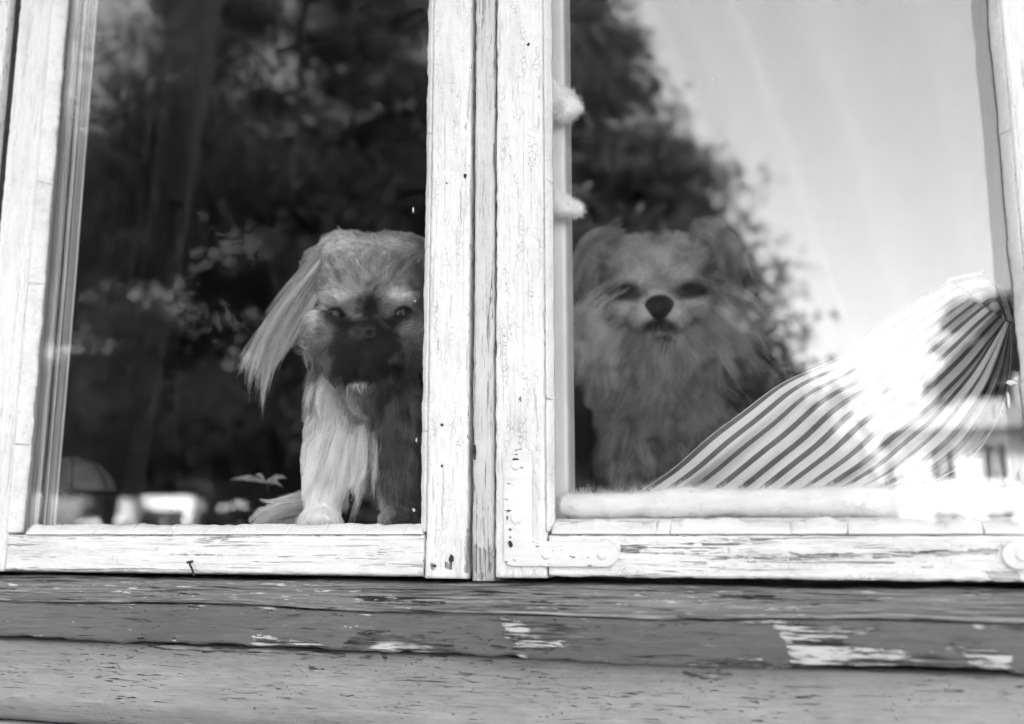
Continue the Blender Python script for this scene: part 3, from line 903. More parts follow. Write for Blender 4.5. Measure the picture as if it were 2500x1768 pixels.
def lower_face(spec, dz, ylim=-40, zlim=180, zs=1.0):
    """sets the face lower on the head (measured against the photograph)"""
    def sh(c):
        c = list(c)
        if c[1] <= ylim and c[2] >= zlim: c[2] -= dz
        c[2] *= zs
        return tuple(c)
    spec['body'] = [((sh(e[0]), (e[1][0], e[1][1], e[1][2] * (zs ** 0.5))) + tuple(e[2:])) for e in spec['body']]
    spec['eyes'] = [(sh(c), r) for c, r in spec['eyes']]
    n = spec['nose']; spec['nose'] = (sh(n[0]),) + tuple(n[1:])
    def back(V):
        W = V.copy(); W[:, 2] /= zs
        k = np.clip((ylim + 15 - W[:, 1]) / 15, 0, 1) * np.clip((W[:, 2] + dz - zlim) / 15, 0, 1)
        W[:, 2] += dz * k
        return W
    t0 = spec['tone']; spec['tone'] = lambda V: t0(back(V))
    spec['coats'] = [(a, n_, (lambda V, f=wf: f(back(V))), (lambda V, f=lf: f(back(V))), (lambda V, no, f=cf: f(back(V), no)), kw) for a, n_, wf, lf, cf, kw in spec['coats']]
    spec['locks'] = [(l[0], [[(x, y, z * zs) for x, y, z in g_] for g_ in l[1]]) + tuple(l[2:]) for l in spec['locks']]
    return spec

def build_dog(name, label, loc, rz, spec):
    rng = np.random.default_rng(spec['seed'])
    d = thing(name, label, 'dog', loc, rz, 'dogs looking out of the window')
    me = blob_mesh('body', [E(*e) for e in spec['body']], 0.004, 7)
    co = np.empty(len(me.vertices) * 3, np.float32); me.vertices.foreach_get('co', co); co = co.reshape(-1, 3).astype(float)
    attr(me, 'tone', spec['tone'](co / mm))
    link('body', me, MT['skin'], d)
    for c, r in spec['eyes']: eyeball(d, tuple(x * mm for x in c), r * mm)
    c, w, h, dp = spec['nose']
    nose_obj(d, tuple(x * mm for x in c), w * mm, h * mm, dp * mm)
    for (nm, n, wf, lf, cf, kw) in spec['coats']:
        b, no = sample_mesh(me, n, rng, (lambda V, wf=wf: wf(V / mm)))
        V = b / mm
        ln = lf(V) * mm * rng.uniform(0.65, 1.15, n)
        comb = cf(V, no)
        kk = dict(kw); rad = kk.pop('rad', 0.00016)
        pts = grow(b, no, comb, ln, rng, **kk)
        cn = fbm(V[:, 0] * 0.11 + V[:, 1] * 0.05, V[:, 2] * 0.09 + V[:, 1] * 0.07, spec['seed'], 3)
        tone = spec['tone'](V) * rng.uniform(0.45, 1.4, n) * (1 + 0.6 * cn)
        tone = np.clip(tone, 0.006, 0.85)
        rr = rad * np.linspace(1.0, 0.25, pts.shape[1])[None] * rng.uniform(0.7, 1.2, (n, 1))
        curves_obj(nm, pts, rr, tone, MT['fur'], d)
    for (nm, guides, n, spread, ln, tone0, rad) in spec.get('locks', []):
        # long feathering: strands gathered into pointed locks that follow drawn paths from root to tip
        ga = np.array(guides, float) * mm            # (m guides, k, 3)
        m, k = ga.shape[:2]
        per = 28; nl = max(4, n // per)
        wl = rng.dirichlet(np.full(m, 0.4), nl)
        lp = np.einsum('nm,mkc->nkc', wl, ga)
        t = np.linspace(0, 1, k)
        lp = lp + rng.normal(0, 1, (nl, 1, 3)) * spread * mm + rng.normal(0, 1, (nl, 1, 3)) * spread * mm * (t ** 2)[None, :, None] * 1.4
        lcut = rng.uniform(0.4, 1.0, nl); ltone = rng.uniform(0.5, 1.35, nl)
        own = np.repeat(np.arange(nl), per); nn_ = len(own)
        so = rng.normal(0, 1, (nn_, 1, 3)) * spread * 0.55 * mm
        pts = lp[own] + so * (1.0 - 0.8 * t)[None, :, None] + rng.normal(0, 1, (nn_, 1, 3)) * 0.5 * mm * (t ** 2)[None, :, None] * spread * 0.5
        ph = rng.uniform(0, 6.28, (nl, 1, 2)); wv = rng.normal(0, 1, (nl, 1, 3)) * spread * 0.95 * mm
        pts = pts + (wv * (np.sin(t[None, :] * 7 + ph[..., 0]) * t[None, :])[..., None])[own] + rng.normal(0, 1, (nn_, 1, 3)) * 0.9 * mm * np.sin(t * 9)[None, :, None]
        cut = lcut[own] * rng.uniform(0.7, 1.0, nn_)
        out = np.empty((nn_, 9, 3))
        for j in range(9):
            u = cut * j / 8 * (k - 1)
            i0 = np.minimum(u.astype(int), k - 2); fr = (u - i0)[:, None]
            out[:, j] = pts[np.arange(nn_), i0] * (1 - fr) + pts[np.arange(nn_), i0 + 1] * fr
        for _ in range(2): out[:, 1:-1] = 0.25 * out[:, :-2] + 0.5 * out[:, 1:-1] + 0.25 * out[:, 2:]
        tone = np.clip(tone0 * ltone[own] * rng.uniform(0.7, 1.2, nn_), 0.006, 0.9)
        rr = 1.3 * rad * np.linspace(1.0, 0.2, 9)[None] * rng.uniform(0.6, 1.1, (nn_, 1))
        curves_obj(nm, out, rr, tone, MT['fur'], d)
    return d

# ---- dog behind the left pane: dark mask, pale brows and chest, long drooping ear (mm; x right, y away from the viewer, z up)
def tone_left(V):
    x, y, z = V[:, 0], V[:, 1], V[:, 2]
    t = np.full(len(V), 0.30)
    head = np.clip((z - 205) / 20, 0, 1)
    t = t * (1 - head) + head * (0.27 + 0.05 * np.sin(x * 0.35) * np.sin(z * 0.21))
    t += 0.16 * gss(V, (-15, -55, 325), (70, 60, 22))
    chest = np.clip((172 - z) / 25, 0, 1) * np.clip((8 - x + 0.5 * np.clip(85 - z, 0, 60)) / 20, 0, 1) * np.clip((30 - y) / 40, 0.15, 1)
    low = np.clip((95 - z) / 40, 0, 1)
    t = t * (1 - chest) + (0.42 + 0.40 * low) * chest
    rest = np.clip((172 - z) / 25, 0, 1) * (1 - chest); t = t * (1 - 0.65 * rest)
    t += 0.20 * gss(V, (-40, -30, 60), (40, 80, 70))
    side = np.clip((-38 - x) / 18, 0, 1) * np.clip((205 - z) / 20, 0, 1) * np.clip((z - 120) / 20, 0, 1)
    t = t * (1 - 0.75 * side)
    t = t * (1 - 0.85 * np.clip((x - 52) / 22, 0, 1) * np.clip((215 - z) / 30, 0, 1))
    for c, r in (((-26, -75, 257), (19, 40, 10)), ((42, -75, 258), (19, 40, 10)), ((-48, -60, 236), (9, 40, 14))):
        t += 0.30 * gss(V, c, r)
    mask = np.maximum(gss(V, (6, -95, 194), (52, 65, 54)), gss(V, (8, -85, 243), (11, 60, 20)))
    mask = np.maximum(mask, 0.75 * np.maximum(gss(V, (-16, -85, 228), (22, 60, 16)), gss(V, (32, -85, 230), (22, 60, 16))))
    mask = mask * (1 + 0.35 * fbm(x * 0.09, z * 0.09, 3, 3))
    mask = np.clip(mask * 1.9 - 0.25, 0, 1)
    t = t * (1 - mask) + 0.007 * mask
    eye = np.maximum(gss(V, (-27, -82, 236), (16, 40, 11)), gss(V, (44, -82, 239), (16, 40, 11)))
    eye = np.clip(eye * 1.8 - 0.35, 0, 1)
    t = t * (1 - eye) + 0.015 * eye
    chin = np.clip(gss(V, (1, -88, 157), (15, 40, 7)) * 1.6 - 0.2, 0, 1)
    t = t * (1 - chin) + 0.42 * chin
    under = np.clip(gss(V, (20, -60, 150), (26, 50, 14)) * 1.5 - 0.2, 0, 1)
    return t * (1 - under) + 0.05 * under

body_left = [((8, 0, 275), (68, 62, 46)), ((8, -30, 262), (62, 50, 44)), ((-20, -15, 292), (38, 42, 30)), ((36, -15, 292), (38, 42, 30)),
             ((-34, -45, 222), (30, 40, 30)), ((50, -45, 222), (30, 40, 30)), ((6, -58, 200), (41, 42, 36)), ((-14, -76, 190), (25, 24, 28)), ((27, -76, 190), (25, 24, 28)),
             ((6, -64, 158), (22, 26, 14)), ((8, -70, 226), (20, 22, 15)),
             ((-26, -66, 256), (17, 14, 8)), ((43, -66, 258), (17, 14, 8)),
             ((12, 15, 205), (44, 50, 50)), ((14, 15, 160), (42, 50, 50)), ((12, 5, 125), (42, 48, 50)), ((18, 42, 100), (50, 60, 66)), ((48, 110, 95), (70, 85, 75)),
             ((-52, -2, 290), (22, 30, 20)), ((66, -2, 290), (22, 30, 20))]
for (a, b, ra, rb) in (((-28, -18, 120), (-34, -34, 60), 30, 22), ((-34, -34, 60), (-36, -46, 14), 22, 15), ((34, -18, 120), (38, -30, 60), 30, 22), ((38, -30, 60), (42, -44, 14), 22, 15)):
    body_left += [(tuple(np.array(c)), r) for c, r in limb(a, b, ra, rb)]
body_left += [((-37, -62, 10), (18, 26, 11)), ((42, -60, 10), (18, 26, 11)), ((-44, -80, 8), (6, 9, 7)), ((-34, -84, 8), (6, 9, 7)), ((-25, -80, 8), (6, 9, 7)), ((34, -80, 8), (6, 9, 7)), ((43, -83, 8), (6, 9, 7)), ((52, -79, 8), (6, 9, 7)),
              ((-80, 10, 14), (34, 16, 12), (0, 0, 20)), ((-58, 24, 22), (30, 26, 20))]
def comb_left(V, no):
    x, y, z = V[:, 0], V[:, 1], V[:, 2]
    c = np.zeros((len(V), 3))
    face = np.clip((z - 195) / 15, 0, 1)[:, None]
    rad = np.stack([(x - 6), np.zeros(len(V)), (z - 215)], -1)
    rad = norm(rad)
    up = np.array([0, 0.35, 0]) + rad * np.array([1.0, 1, 0.75])
    crown = np.clip((z - 300) / 14, 0, 1)[:, None]
    outw = np.stack([np.clip((x - 8) / 45, -1, 1) * 0.8, np.full(len(V), -0.1), np.full(len(V), 0.15)], -1)
    up = up * (1 - crown) + outw * crown
    down = np.stack([0.004 * x - 0.05, np.full(len(V), -0.1), np.full(len(V), -1.0)], -1)
    return up * face + down * (1 - face)
def len_left(V):
    x, y, z = V[:, 0], V[:, 1], V[:, 2]
    l = np.full(len(V), 26.0)
    front = np.clip((-30 - y) / 25, 0, 1) * np.clip((z - 150) / 20, 0, 1)
    l = l * (1 - front) + 13.0 * front
    mz = gss(V, (6, -95, 205), (45, 50, 40)); l = l * (1 - 0.65 * np.clip(mz * 1.6, 0, 1))
    ey = gss(V, (-27, -80, 237), (16, 30, 12)) + gss(V, (44, -80, 240), (16, 30, 12)); l = l * (1 - 0.75 * np.clip(ey, 0, 1))
    l = l - 9 * np.clip((z - 300) / 15, 0, 1) - 10 * np.clip((-40 - x) / 15, 0, 1) * np.clip((z - 270) / 15, 0, 1)
    l = l * np.where(z < 30, 0.75, 1.0)
    return l
ear_l = [[(-26, -34, 316), (-58, -34, 297), (-86, -30, 266), (-108, -28, 232), (-122, -24, 190), (-122, -20, 146)],
         [(-34, -36, 308), (-62, -36, 288), (-86, -32, 256), (-104, -28, 222), (-116, -26, 180), (-114, -22, 134)],
         [(-44, -34, 296), (-64, -34, 278), (-82, -32, 248), (-97, -28, 212), (-110, -26, 168), (-108, -24, 126)],
         [(-50, -30, 286), (-64, -32, 268), (-76, -30, 240), (-90, -28, 210), (-104, -26, 182), (-118, -24, 158)],
         [(-28, -34, 312), (-62, -34, 290), (-92, -30, 258), (-118, -28, 226), (-134, -24, 200), (-142, -20, 184)]]
ear_l = [[(x + 4, y, z - (3 if k_ == 0 else 17)) for k_, (x, y, z) in enumerate(gde)] for gde in ear_l]
ear_r = [[(16 - x, y, z) for x, y, z in gde] for gde in ear_l]
neck_fringe = [[(-34, 0, 190), (-46, -8, 176), (-54, -10, 160), (-56, -8, 146), (-54, -6, 132), (-50, -4, 120)],
               [(-30, -20, 175), (-40, -30, 164), (-46, -34, 150), (-44, -34, 136), (-38, -34, 122), (-32, -30, 112)]]
chest_lock = [[(-24, -20, 162), (-34, -34, 152), (-40, -42, 140), (-42, -46, 126), (-40, -48, 112), (-34, -50, 98)],
              [(-16, -26, 164), (-22, -42, 152), (-26, -50, 138), (-26, -54, 122), (-22, -56, 106), (-14, -56, 92)],
              [(4, -26, 158), (2, -42, 146), (-2, -50, 132), (-6, -54, 116), (-10, -56, 102), (-12, -56, 88)],
              [(-26, -14, 150), (-38, -24, 140), (-46, -30, 126), (-46, -34, 112), (-42, -38, 98), (-36, -42, 86)]]
leg_lock = [[(-34, -30, 100), (-42, -42, 84), (-48, -50, 66), (-54, -54, 48), (-60, -54, 32), (-66, -52, 18)],
            [(-22, -40, 98), (-28, -52, 82), (-32, -58, 64), (-36, -60, 46), (-40, -62, 30), (-44, -60, 16)],
            [(-6, -42, 96), (-8, -54, 80), (-10, -60, 62), (-14, -62, 44), (-18, -62, 30), (-22, -62, 16)],
            [(14, -40, 92), (18, -50, 76), (20, -56, 60), (18, -58, 44), (14, -58, 30), (10, -58, 16)]]
dark_chest = [[(18, -28, 165), (24, -44, 150), (28, -52, 134), (28, -55, 118), (24, -56, 102), (18, -56, 88)],
              [(34, -22, 160), (44, -36, 145), (50, -44, 128), (52, -46, 110), (48, -48, 94), (42, -48, 80)]]
crown_tuft = [[(-34, -26, 312), (-42, -28, 318), (-50, -28, 323), (-57, -27, 326), (-63, -26, 327), (-68, -25, 326)],
              [(-16, -28, 318), (-20, -28, 323), (-25, -27, 327), (-31, -26, 329), (-37, -25, 330), (-42, -24, 330)],
              [(14, -28, 320), (16, -27, 323), (18, -26, 325), (21, -25, 327), (25, -24, 328), (29, -23, 328)],
              [(42, -26, 314), (48, -27, 319), (54, -27, 323), (60, -26, 326), (66, -25, 328), (71, -24, 328)]]
crown_tuft = [[tuple(np.array(gde[0]) + (np.array(p) - np.array(gde[0])) * 0.75 + np.array([0, 0, -11 if abs(gde[0][0] - 8) < 25 else -7])) for p in gde] for gde in crown_tuft]
leg_feather = [[(36, -20, 80), (46, -28, 66), (52, -32, 50), (52, -34, 36), (46, -34, 24), (40, -32, 14)],
               [(28, -30, 90), (36, -38, 72), (38, -42, 54), (34, -44, 38), (28, -44, 26), (20, -42, 14)]]
paw_tuft = [[(-52, 0, 26), (-70, -8, 24), (-84, -14, 20), (-96, -18, 15), (-106, -20, 12), (-114, -20, 10)],
            [(-54, 0, 18), (-70, -8, 17), (-84, -14, 14), (-94, -18, 10), (-102, -20, 7), (-108, -20, 6)],
            [(-56, 0, 30), (-76, -6, 30), (-90, -10, 27), (-100, -14, 22), (-108, -16, 18), (-113, -16, 15)]]
left_loc = P(882, 1288, 0.140)
notleg = lambda V: 1.0 + 0 * V[:, 0]
spec_left = dict(seed=5, body=body_left, tone=tone_left, eyes=[((-27, -69, 237), 10.5), ((44, -69, 239), 10.5)], nose=((5, -93, 214), 16, 11.5, 10),
    coats=[('fur', 26000, lambda V: 0.4 + 1.2 * (V[:, 1] < 10), (lambda V: len_left(V) * (1 - 0.5 * np.clip((-30 - V[:, 0]) / 15, 0, 1) * (V[:, 2] > 262))), comb_left, dict(lift=0.36, droop=0.1, jitter=0.24, clump=0.7, nclump=1000, rad=0.00028)),
           ('undercoat', 7000, lambda V: (V[:, 1] < 20) * 1.0 + 0.05, lambda V: len_left(V) * 0.6, comb_left, dict(lift=0.35, droop=0.1, jitter=0.25, rad=0.00024))],
    locks=[('ear_feather', ear_l, 3000, 4.2, 0, 0.42, 0.00022), ('ear_feather', ear_r, 1600, 4.5, 0, 0.36, 0.00022), ('crown_feather', crown_tuft, 1000, 4.2, 0, 0.36, 0.00022), ('neck_feather', neck_fringe, 600, 4.0, 0, 0.26, 0.00022),
           ('chest_feather', chest_lock, 1500, 6.0, 0, 0.52, 0.00022), ('leg_feather', leg_lock, 1900, 6.0, 0, 0.78, 0.00022), ('chest_feather', dark_chest, 1200, 6.5, 0, 0.13, 0.00022), ('leg_feather', leg_feather, 700, 4.0, 0, 0.45, 0.00022), ('foot_feather', paw_tuft, 1300, 3.5, 0, 0.5, 0.00022)])
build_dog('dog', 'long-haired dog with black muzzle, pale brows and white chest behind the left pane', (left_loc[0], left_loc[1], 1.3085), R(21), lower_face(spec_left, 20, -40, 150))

# ---- dog behind the right pane: even grey-fawn, black nose, full ruff
def tone_right(V):
    x, y, z = V[:, 0], V[:, 1], V[:, 2]
    t = np.full(len(V), 0.36)
    t += 0.07 * np.sin(x * 0.13 + 1) * np.sin(z * 0.11)
    t += 0.10 * gss(V, (10, -60, 352), (45, 50, 24))
    t += 0.12 * gss(V, (-36, -70, 330), (16, 40, 9)) + 0.12 * gss(V, (42, -70, 330), (16, 40, 9))
    arch = np.clip(gss(V, (3, -95, 290), (46, 60, 26)) * 1.4 - 0.2, 0, 1)
    t += 0.24 * arch
    eye = np.maximum(gss(V, (-36, -80, 310), (25, 45, 13)), gss(V, (42, -80, 310), (24, 45, 13)))
    eye = np.clip(eye * 2.5 - 0.35, 0, 1)
    t = t * (1 - eye) + 0.02 * eye
    mouth = np.clip(np.maximum(np.maximum(gss(V + np.stack([0 * x, 0 * x, 0.42 * np.abs(x - 3)], -1), (3, -95, 264), (30, 50, 10)), gss(V, (4, -95, 275), (9, 40, 14))), gss(V, (5, -80, 245), (36, 50, 14)) * 0.8) * 1.8 - 0.35, 0, 1)
    t = t * (1 - mouth) + 0.03 * mouth
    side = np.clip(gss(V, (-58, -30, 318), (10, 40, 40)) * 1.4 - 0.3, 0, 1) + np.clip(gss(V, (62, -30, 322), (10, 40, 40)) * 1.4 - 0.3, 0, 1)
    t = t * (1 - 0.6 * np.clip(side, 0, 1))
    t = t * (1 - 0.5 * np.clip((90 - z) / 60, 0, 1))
    return t
body_right = [((2, 0, 338), (64, 58, 46)), ((2, -28, 328), (58, 48, 42)), ((-30, -10, 358), (30, 36, 24)), ((34, -10, 358), (30, 36, 24)),
              ((-40, -35, 282), (34, 40, 32)), ((46, -35, 282), (34, 40, 32)), ((3, -55, 278), (36, 40, 30)), ((-13, -74, 274), (20, 24, 22)), ((19, -74, 274), (20, 24, 22)), ((3, -62, 250), (22, 26, 13)), ((3, -66, 298), (18, 24, 14)),
              ((-34, -58, 326), (17, 14, 8)), ((40, -58, 326), (17, 14, 8)),
              ((0, 20, 250), (80, 62, 60)), ((-6, 22, 205), (82, 66, 58)), ((0, 20, 150), (76, 66, 70)), ((4, 45, 90), (80, 80, 80)), ((14, 110, 80), (84, 100, 84)),
              ((-66, -4, 352), (20, 26, 26)), ((66, -4, 355), (20, 26, 24))]
for (a, b, ra, rb) in (((-32, -20, 130), (-34, -38, 60), 30, 22), ((-34, -38, 60), (-36, -48, 14), 22, 16), ((36, -20, 130), (38, -34, 60), 30, 22), ((38, -34, 60), (40, -46, 14), 22, 16)):
    body_right += [(tuple(np.array(c)), r) for c, r in limb(a, b, ra, rb)]
body_right += [((-37, -62, 10), (18, 26, 11)), ((42, -60, 10), (18, 26, 11))]
def comb_right(V, no):
    x, y, z = V[:, 0], V[:, 1], V[:, 2]
    rad = norm(np.stack([(x - 3), np.zeros(len(V)), (z - 285)], -1))
    face = np.clip((z - 225) / 20, 0, 1)[:, None]
    up = rad + np.array([0, 0.3, -0.12])
    down = np.stack([0.007 * x, np.full(len(V), -0.2), np.full(len(V), -1.0)], -1)
    return up * face + down * (1 - face)
def len_right(V):
    x, y, z = V[:, 0], V[:, 1], V[:, 2]
    l = np.full(len(V), 36.0)
    front = np.clip((-28 - y) / 25, 0, 1) * np.clip((z - 235) / 20, 0, 1)
    l = l * (1 - front) + 10 * front
    mz = gss(V, (3, -95, 280), (42, 50, 34)); l = l * (1 - 0.7 * np.clip(mz * 1.6, 0, 1))
    ey = gss(V, (-34, -78, 311), (18, 30, 12)) + gss(V, (40, -78, 311), (18, 30, 12)); l = l * (1 - 0.75 * np.clip(ey, 0, 1))
    l = l - 16 * np.clip((z - 350) / 20, 0, 1)
    return l
earR_l = [[(-48, -8, 388), (-66, -14, 386), (-82, -20, 370), (-92, -24, 345), (-96, -24, 318), (-94, -22, 292)],
          [(-52, -10, 380), (-66, -16, 372), (-76, -22, 352), (-84, -26, 328), (-84, -26, 306), (-80, -24, 288)],
          [(-50, -8, 386), (-72, -14, 382), (-92, -20, 362), (-106, -24, 336), (-112, -24, 310), (-112, -22, 290)]]
earR_r = [[(6 - x, y, z + 2) for x, y, z in gde] for gde in earR_l]
ruff_l = [[(-50, -20, 300), (-74, -30, 290), (-92, -34, 274), (-108, -34, 255), (-118, -32, 236), (-124, -30, 218)],
          [(-46, -24, 280), (-66, -34, 268), (-84, -38, 250), (-98, -38, 230), (-108, -36, 210), (-112, -34, 192)],
          [(-40, -28, 262), (-56, -40, 246), (-70, -46, 226), (-80, -46, 204), (-86, -44, 184), (-88, -42, 166)]]
ruff_r = [[(6 - x, y, z) for x, y, z in gde] for gde in ruff_l]
bib = [[(-30, -40, 246), (-40, -56, 232), (-46, -62, 216), (-48, -64, 200), (-44, -64, 184), (-36, -62, 170)],
       [(0, -46, 240), (-4, -62, 226), (-8, -68, 210), (-6, -70, 194), (0, -70, 178), (6, -68, 164)],
       [(34, -40, 246), (46, -56, 232), (54, -62, 214), (56, -64, 198), (50, -64, 182), (42, -62, 168)],
       [(20, -44, 238), (28, -60, 222), (34, -66, 206), (32, -68, 190), (26, -68, 174), (18, -66, 160)]]
bib2 = [[(x * 1.15, y + 6, z - 72) for x, y, z in gde] for gde in bib]
def short(gs, k):
    return [[tuple(np.array(gde[0]) + (np.array(p) - np.array(gde[0])) * k) for p in gde] for gde in gs]
ruff_l, ruff_r = short(ruff_l, 0.92), short(ruff_r, 0.92)
right_loc = P(1614, 1292, 0.455)
spec_right = dict(seed=9, body=body_right, tone=tone_right, eyes=[((-34, -62, 311), 10), ((40, -62, 311), 10)], nose=((4, -90, 284), 17.5, 15.5, 13),
    coats=[('fur', 26000, lambda V: 0.4 + 1.2 * (V[:, 1] < 10), len_right, comb_right, dict(lift=0.42, droop=0.1, jitter=0.36, clump=0.7, nclump=900, rad=0.00030)),
           ('undercoat', 6000, lambda V: (V[:, 1] < 20) * 1.0 + 0.05, lambda V: len_right(V) * 0.6, comb_right, dict(lift=0.4, droop=0.1, jitter=0.25, rad=0.00026))],
    locks=[('ear_feather', earR_l, 2200, 5.5, 0, 0.32, 0.00024), ('ear_feather', earR_r, 2200, 5.5, 0, 0.30, 0.00024), ('ruff_feather', ruff_l, 2600, 12, 0, 0.62, 0.00024), ('ruff_feather', ruff_r, 2600, 12, 0, 0.52, 0.00024), ('chest_feather', bib, 1900, 13, 0, 0.42, 0.00024), ('chest_feather', bib2, 1900, 15, 0, 0.28, 0.00024)])
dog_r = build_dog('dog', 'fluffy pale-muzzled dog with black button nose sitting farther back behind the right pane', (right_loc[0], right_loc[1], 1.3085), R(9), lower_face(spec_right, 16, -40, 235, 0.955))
dog_r.scale = (1.062, 1.062, 1.062)

# ================================================================== COTTON WOOL BETWEEN THE PANES
def fuzz(parent, me, n, ln, rng, rad=0.00009, tone=0.85):
    b, no = sample_mesh(me, n, rng)
    d = norm(no + rng.normal(0, 0.7, (n, 3)))
    k = 5
    t = np.linspace(0, 1, k)
    l = ln * rng.uniform(0.2, 1.0, n) ** 1.5
    pts = b[:, None] + d[:, None] * (t[None, :, None] * l[:, None, None]) + (rng.normal(0, 1, (n, 1, 3)) * (t ** 2)[None, :, None]) * (l * 0.5)[:, None, None]
    curves_obj('fluff', pts, np.full((n, k), rad), np.full(n, tone), MT['fur'], parent)

def cotton_roll(name, label, pts, rad, seed, flat=1.0):
    t = thing(name, label, 'cotton wool', tuple(pts[0]))
    org = np.array(pts[0])
    pts = np.array(pts) - org
    n = 160
    u = np.linspace(0, len(pts) - 1, n)
    cen = np.stack([np.interp(u, np.arange(len(pts)), pts[:, k]) for k in range(3)], -1)
    rd = np.interp(u, np.arange(len(pts)), rad)
    me = tube_mesh(cen, rd, 28, name)
    co = np.empty(len(me.vertices) * 3, np.float32); me.vertices.foreach_get('co', co); co = co.reshape(-1, 3).astype(float)
    ax = np.repeat(cen, 28, 0)[:len(co)]
    dv = co - ax
    dv[:, 1] *= flat
    lump = 1 + (0.32 if len(pts) > 7 else 0.8) * fbm(co[:, 0] * 60 + co[:, 1] * 50, co[:, 2] * 70 + co[:, 1] * 40, seed, 4) + 0.18 * fbm(co[:, 0] * 18, co[:, 2] * 18, seed + 3, 3)
    co = ax + dv * lump[:, None]
    me.vertices.foreach_set('co', co.astype(np.float32).ravel()); me.update()
    link('wad', me, MT['cotton'], t)
    fuzz(t, me, 30000 if len(pts) > 7 else 9000, 0.0060 if len(pts) > 7 else 0.0042, np.random.default_rng(seed), 0.00006)
    return t
ys = 0.032
cotton_roll('cotton_roll', 'long white roll of cotton wool along the bottom of the right window', [P(1372, 1232, ys), P(1420, 1236, ys), P(1500, 1232, ys), P(1700, 1226, ys), P(1900, 1225, ys), P(2100, 1226, ys), P(2260, 1225, ys), P(2430, 1222, ys), P(2495, 1218, ys)],
            [0.009, 0.0115, 0.0105, 0.0115, 0.011, 0.0115, 0.011, 0.012, 0.011], 3, 0.8)
for (lab, y0, s) in (('upper white tuft of cotton wool at the left edge of the right pane', 262, 8), ('lower white tuft of cotton wool at the left edge of the right pane', 510, 12)):
    k = 1.0 if y0 < 400 else 0.85
    cotton_roll('cotton_tuft', lab, [P(1342, y0 - 70 * k, 0.030), P(1352, y0 - 40 * k, 0.031), P(1366, y0 - 8, 0.032), P(1385, y0, 0.032), P(1408, y0 + 2, 0.032), P(1418 + 4 * k, y0 + 4, 0.032)],
                [0.002, 0.006 * k, 0.012 * k, 0.0115 * k, 0.0075 * k, 0.002], s, 0.8)

# ================================================================== STRIPED CLOTH
def bez(a, b, c, u): return a * (1 - u) ** 2 + 2 * b * u * (1 - u) + c * u ** 2
def cloth_grid(nu, nv):
    u = np.linspace(0, 1, nu)[:, None]; v = np.linspace(0, 1, nv)[None, :]
    vb = 1.35 * v - 0.35 * v ** 2
    vt = np.where(v < 0.6, v * 1.5, 0.9 + (v - 0.6) * 0.25)
    bx = 1545 + vb * 660; by = 1212 - 14 * np.minimum(1, v * 8) + 0 * v
    tx = 2318 + 150 * vt; ty = 688 + 104 * vt
    mx, my = (bx + tx) / 2, (by + ty) / 2
    bowx = -34 + 190 * v ** 2.0; bowy = -14 + 160 * v ** 2.0
    px = bez(bx, mx + bowx, tx, u); py = bez(by, my + bowy, ty, u)
    wav = 13 * np.sin(u * 10.5 + 0.6) * np.sin(u * math.pi) * np.exp(-v * 3) + 5 * np.sin(u * 21 + v * 6) * np.sin(u * math.pi) * np.exp(-v * 2)
    px = px + wav * 0.55; py = py + wav * 0.8
    dep = 0.098 + 0.014 * np.sin(v * 19 + u * 2.5) * (0.35 + 0.65 * u) * (1 - 0.3 * v) + 0.02 * v * np.sin(u * math.pi) + 0.005 * np.sin(u * 13 + v * 9)
    dep = dep + 0.008 * np.exp(-((v - 0.16) / 0.03) ** 2) * (1 - u) * 2 + 0.004 * np.sin(v * 60) * v
    return px, py, dep, np.broadcast_to(v, px.shape)
cl = thing('striped_cloth', 'striped cotton cloth drawn up to one side behind the right pane', 'cloth', tuple(P(1900, 1195, 0.10)))
corg = np.array(P(1900, 1195, 0.10))
px, py, dep, vv = cloth_grid(110, 260)
V = np.array([P(a, b, c) for a, b, c in zip(px.ravel(), py.ravel(), dep.ravel())]) - corg
me = mesh_np(V, grid_quads(110, 260), 'drape'); attr(me, 'stripe', vv.ravel() * 13.5)
o = link('drape', me, MT['stripes'], cl)
md = o.modifiers.new('thick', 'SOLIDIFY'); md.thickness = 0.0008
# turned-over heading beyond the seam, and the tail hanging at the right
def patch(name, c00, c10, c11, c01, d0, d1, n, s0, s1, bulge=10, along='v', ripple=0.004):
    nu, nv = 30, 60
    u, v = np.meshgrid(np.linspace(0, 1, nu), np.linspace(0, 1, nv), indexing='ij')
    c00, c10, c11, c01 = map(np.array, (c00, c10, c11, c01))
    q = (c00 * ((1 - u) * (1 - v))[..., None] + c10 * (u * (1 - v))[..., None] + c11 * (u * v)[..., None] + c01 * ((1 - u) * v)[..., None])
    q[..., 1] -= bulge * np.sin(u * math.pi)
    dp = d0 + (d1 - d0) * u + ripple * np.sin(v * 11 + u * 3)
    V = np.array([P(a, b, c) for a, b, c in zip(q[..., 0].ravel(), q[..., 1].ravel(), dp.ravel())]) - corg
    me = mesh_np(V, grid_quads(nu, nv), name)
    attr(me, 'stripe', (s0 + (s1 - s0) * (v if along == 'v' else u)).ravel())
    o = link(name, me, MT['stripes'], cl)
    o.modifiers.new('thick', 'SOLIDIFY').thickness = 0.0008
patch('heading', (2322, 682), (2408, 672), (2448, 772), (2452, 784), 0.098, 0.106, 0, 0.0, 3.6, 4)
patch('tail', (2424, 690), (2500, 745), (2500, 800), (2456, 786), 0.110, 0.119, 0, 0.2, 2.6, 8, 'u')
link('seam', tube_mesh([np.array(P(2318, 688, 0.0965)) - corg, np.array(P(2360, 720, 0.0955)) - corg, np.array(P(2410, 754, 0.0950)) - corg, np.array(P(2462, 788, 0.0965)) - corg], 0.0007, 6), MT['shade'], cl)
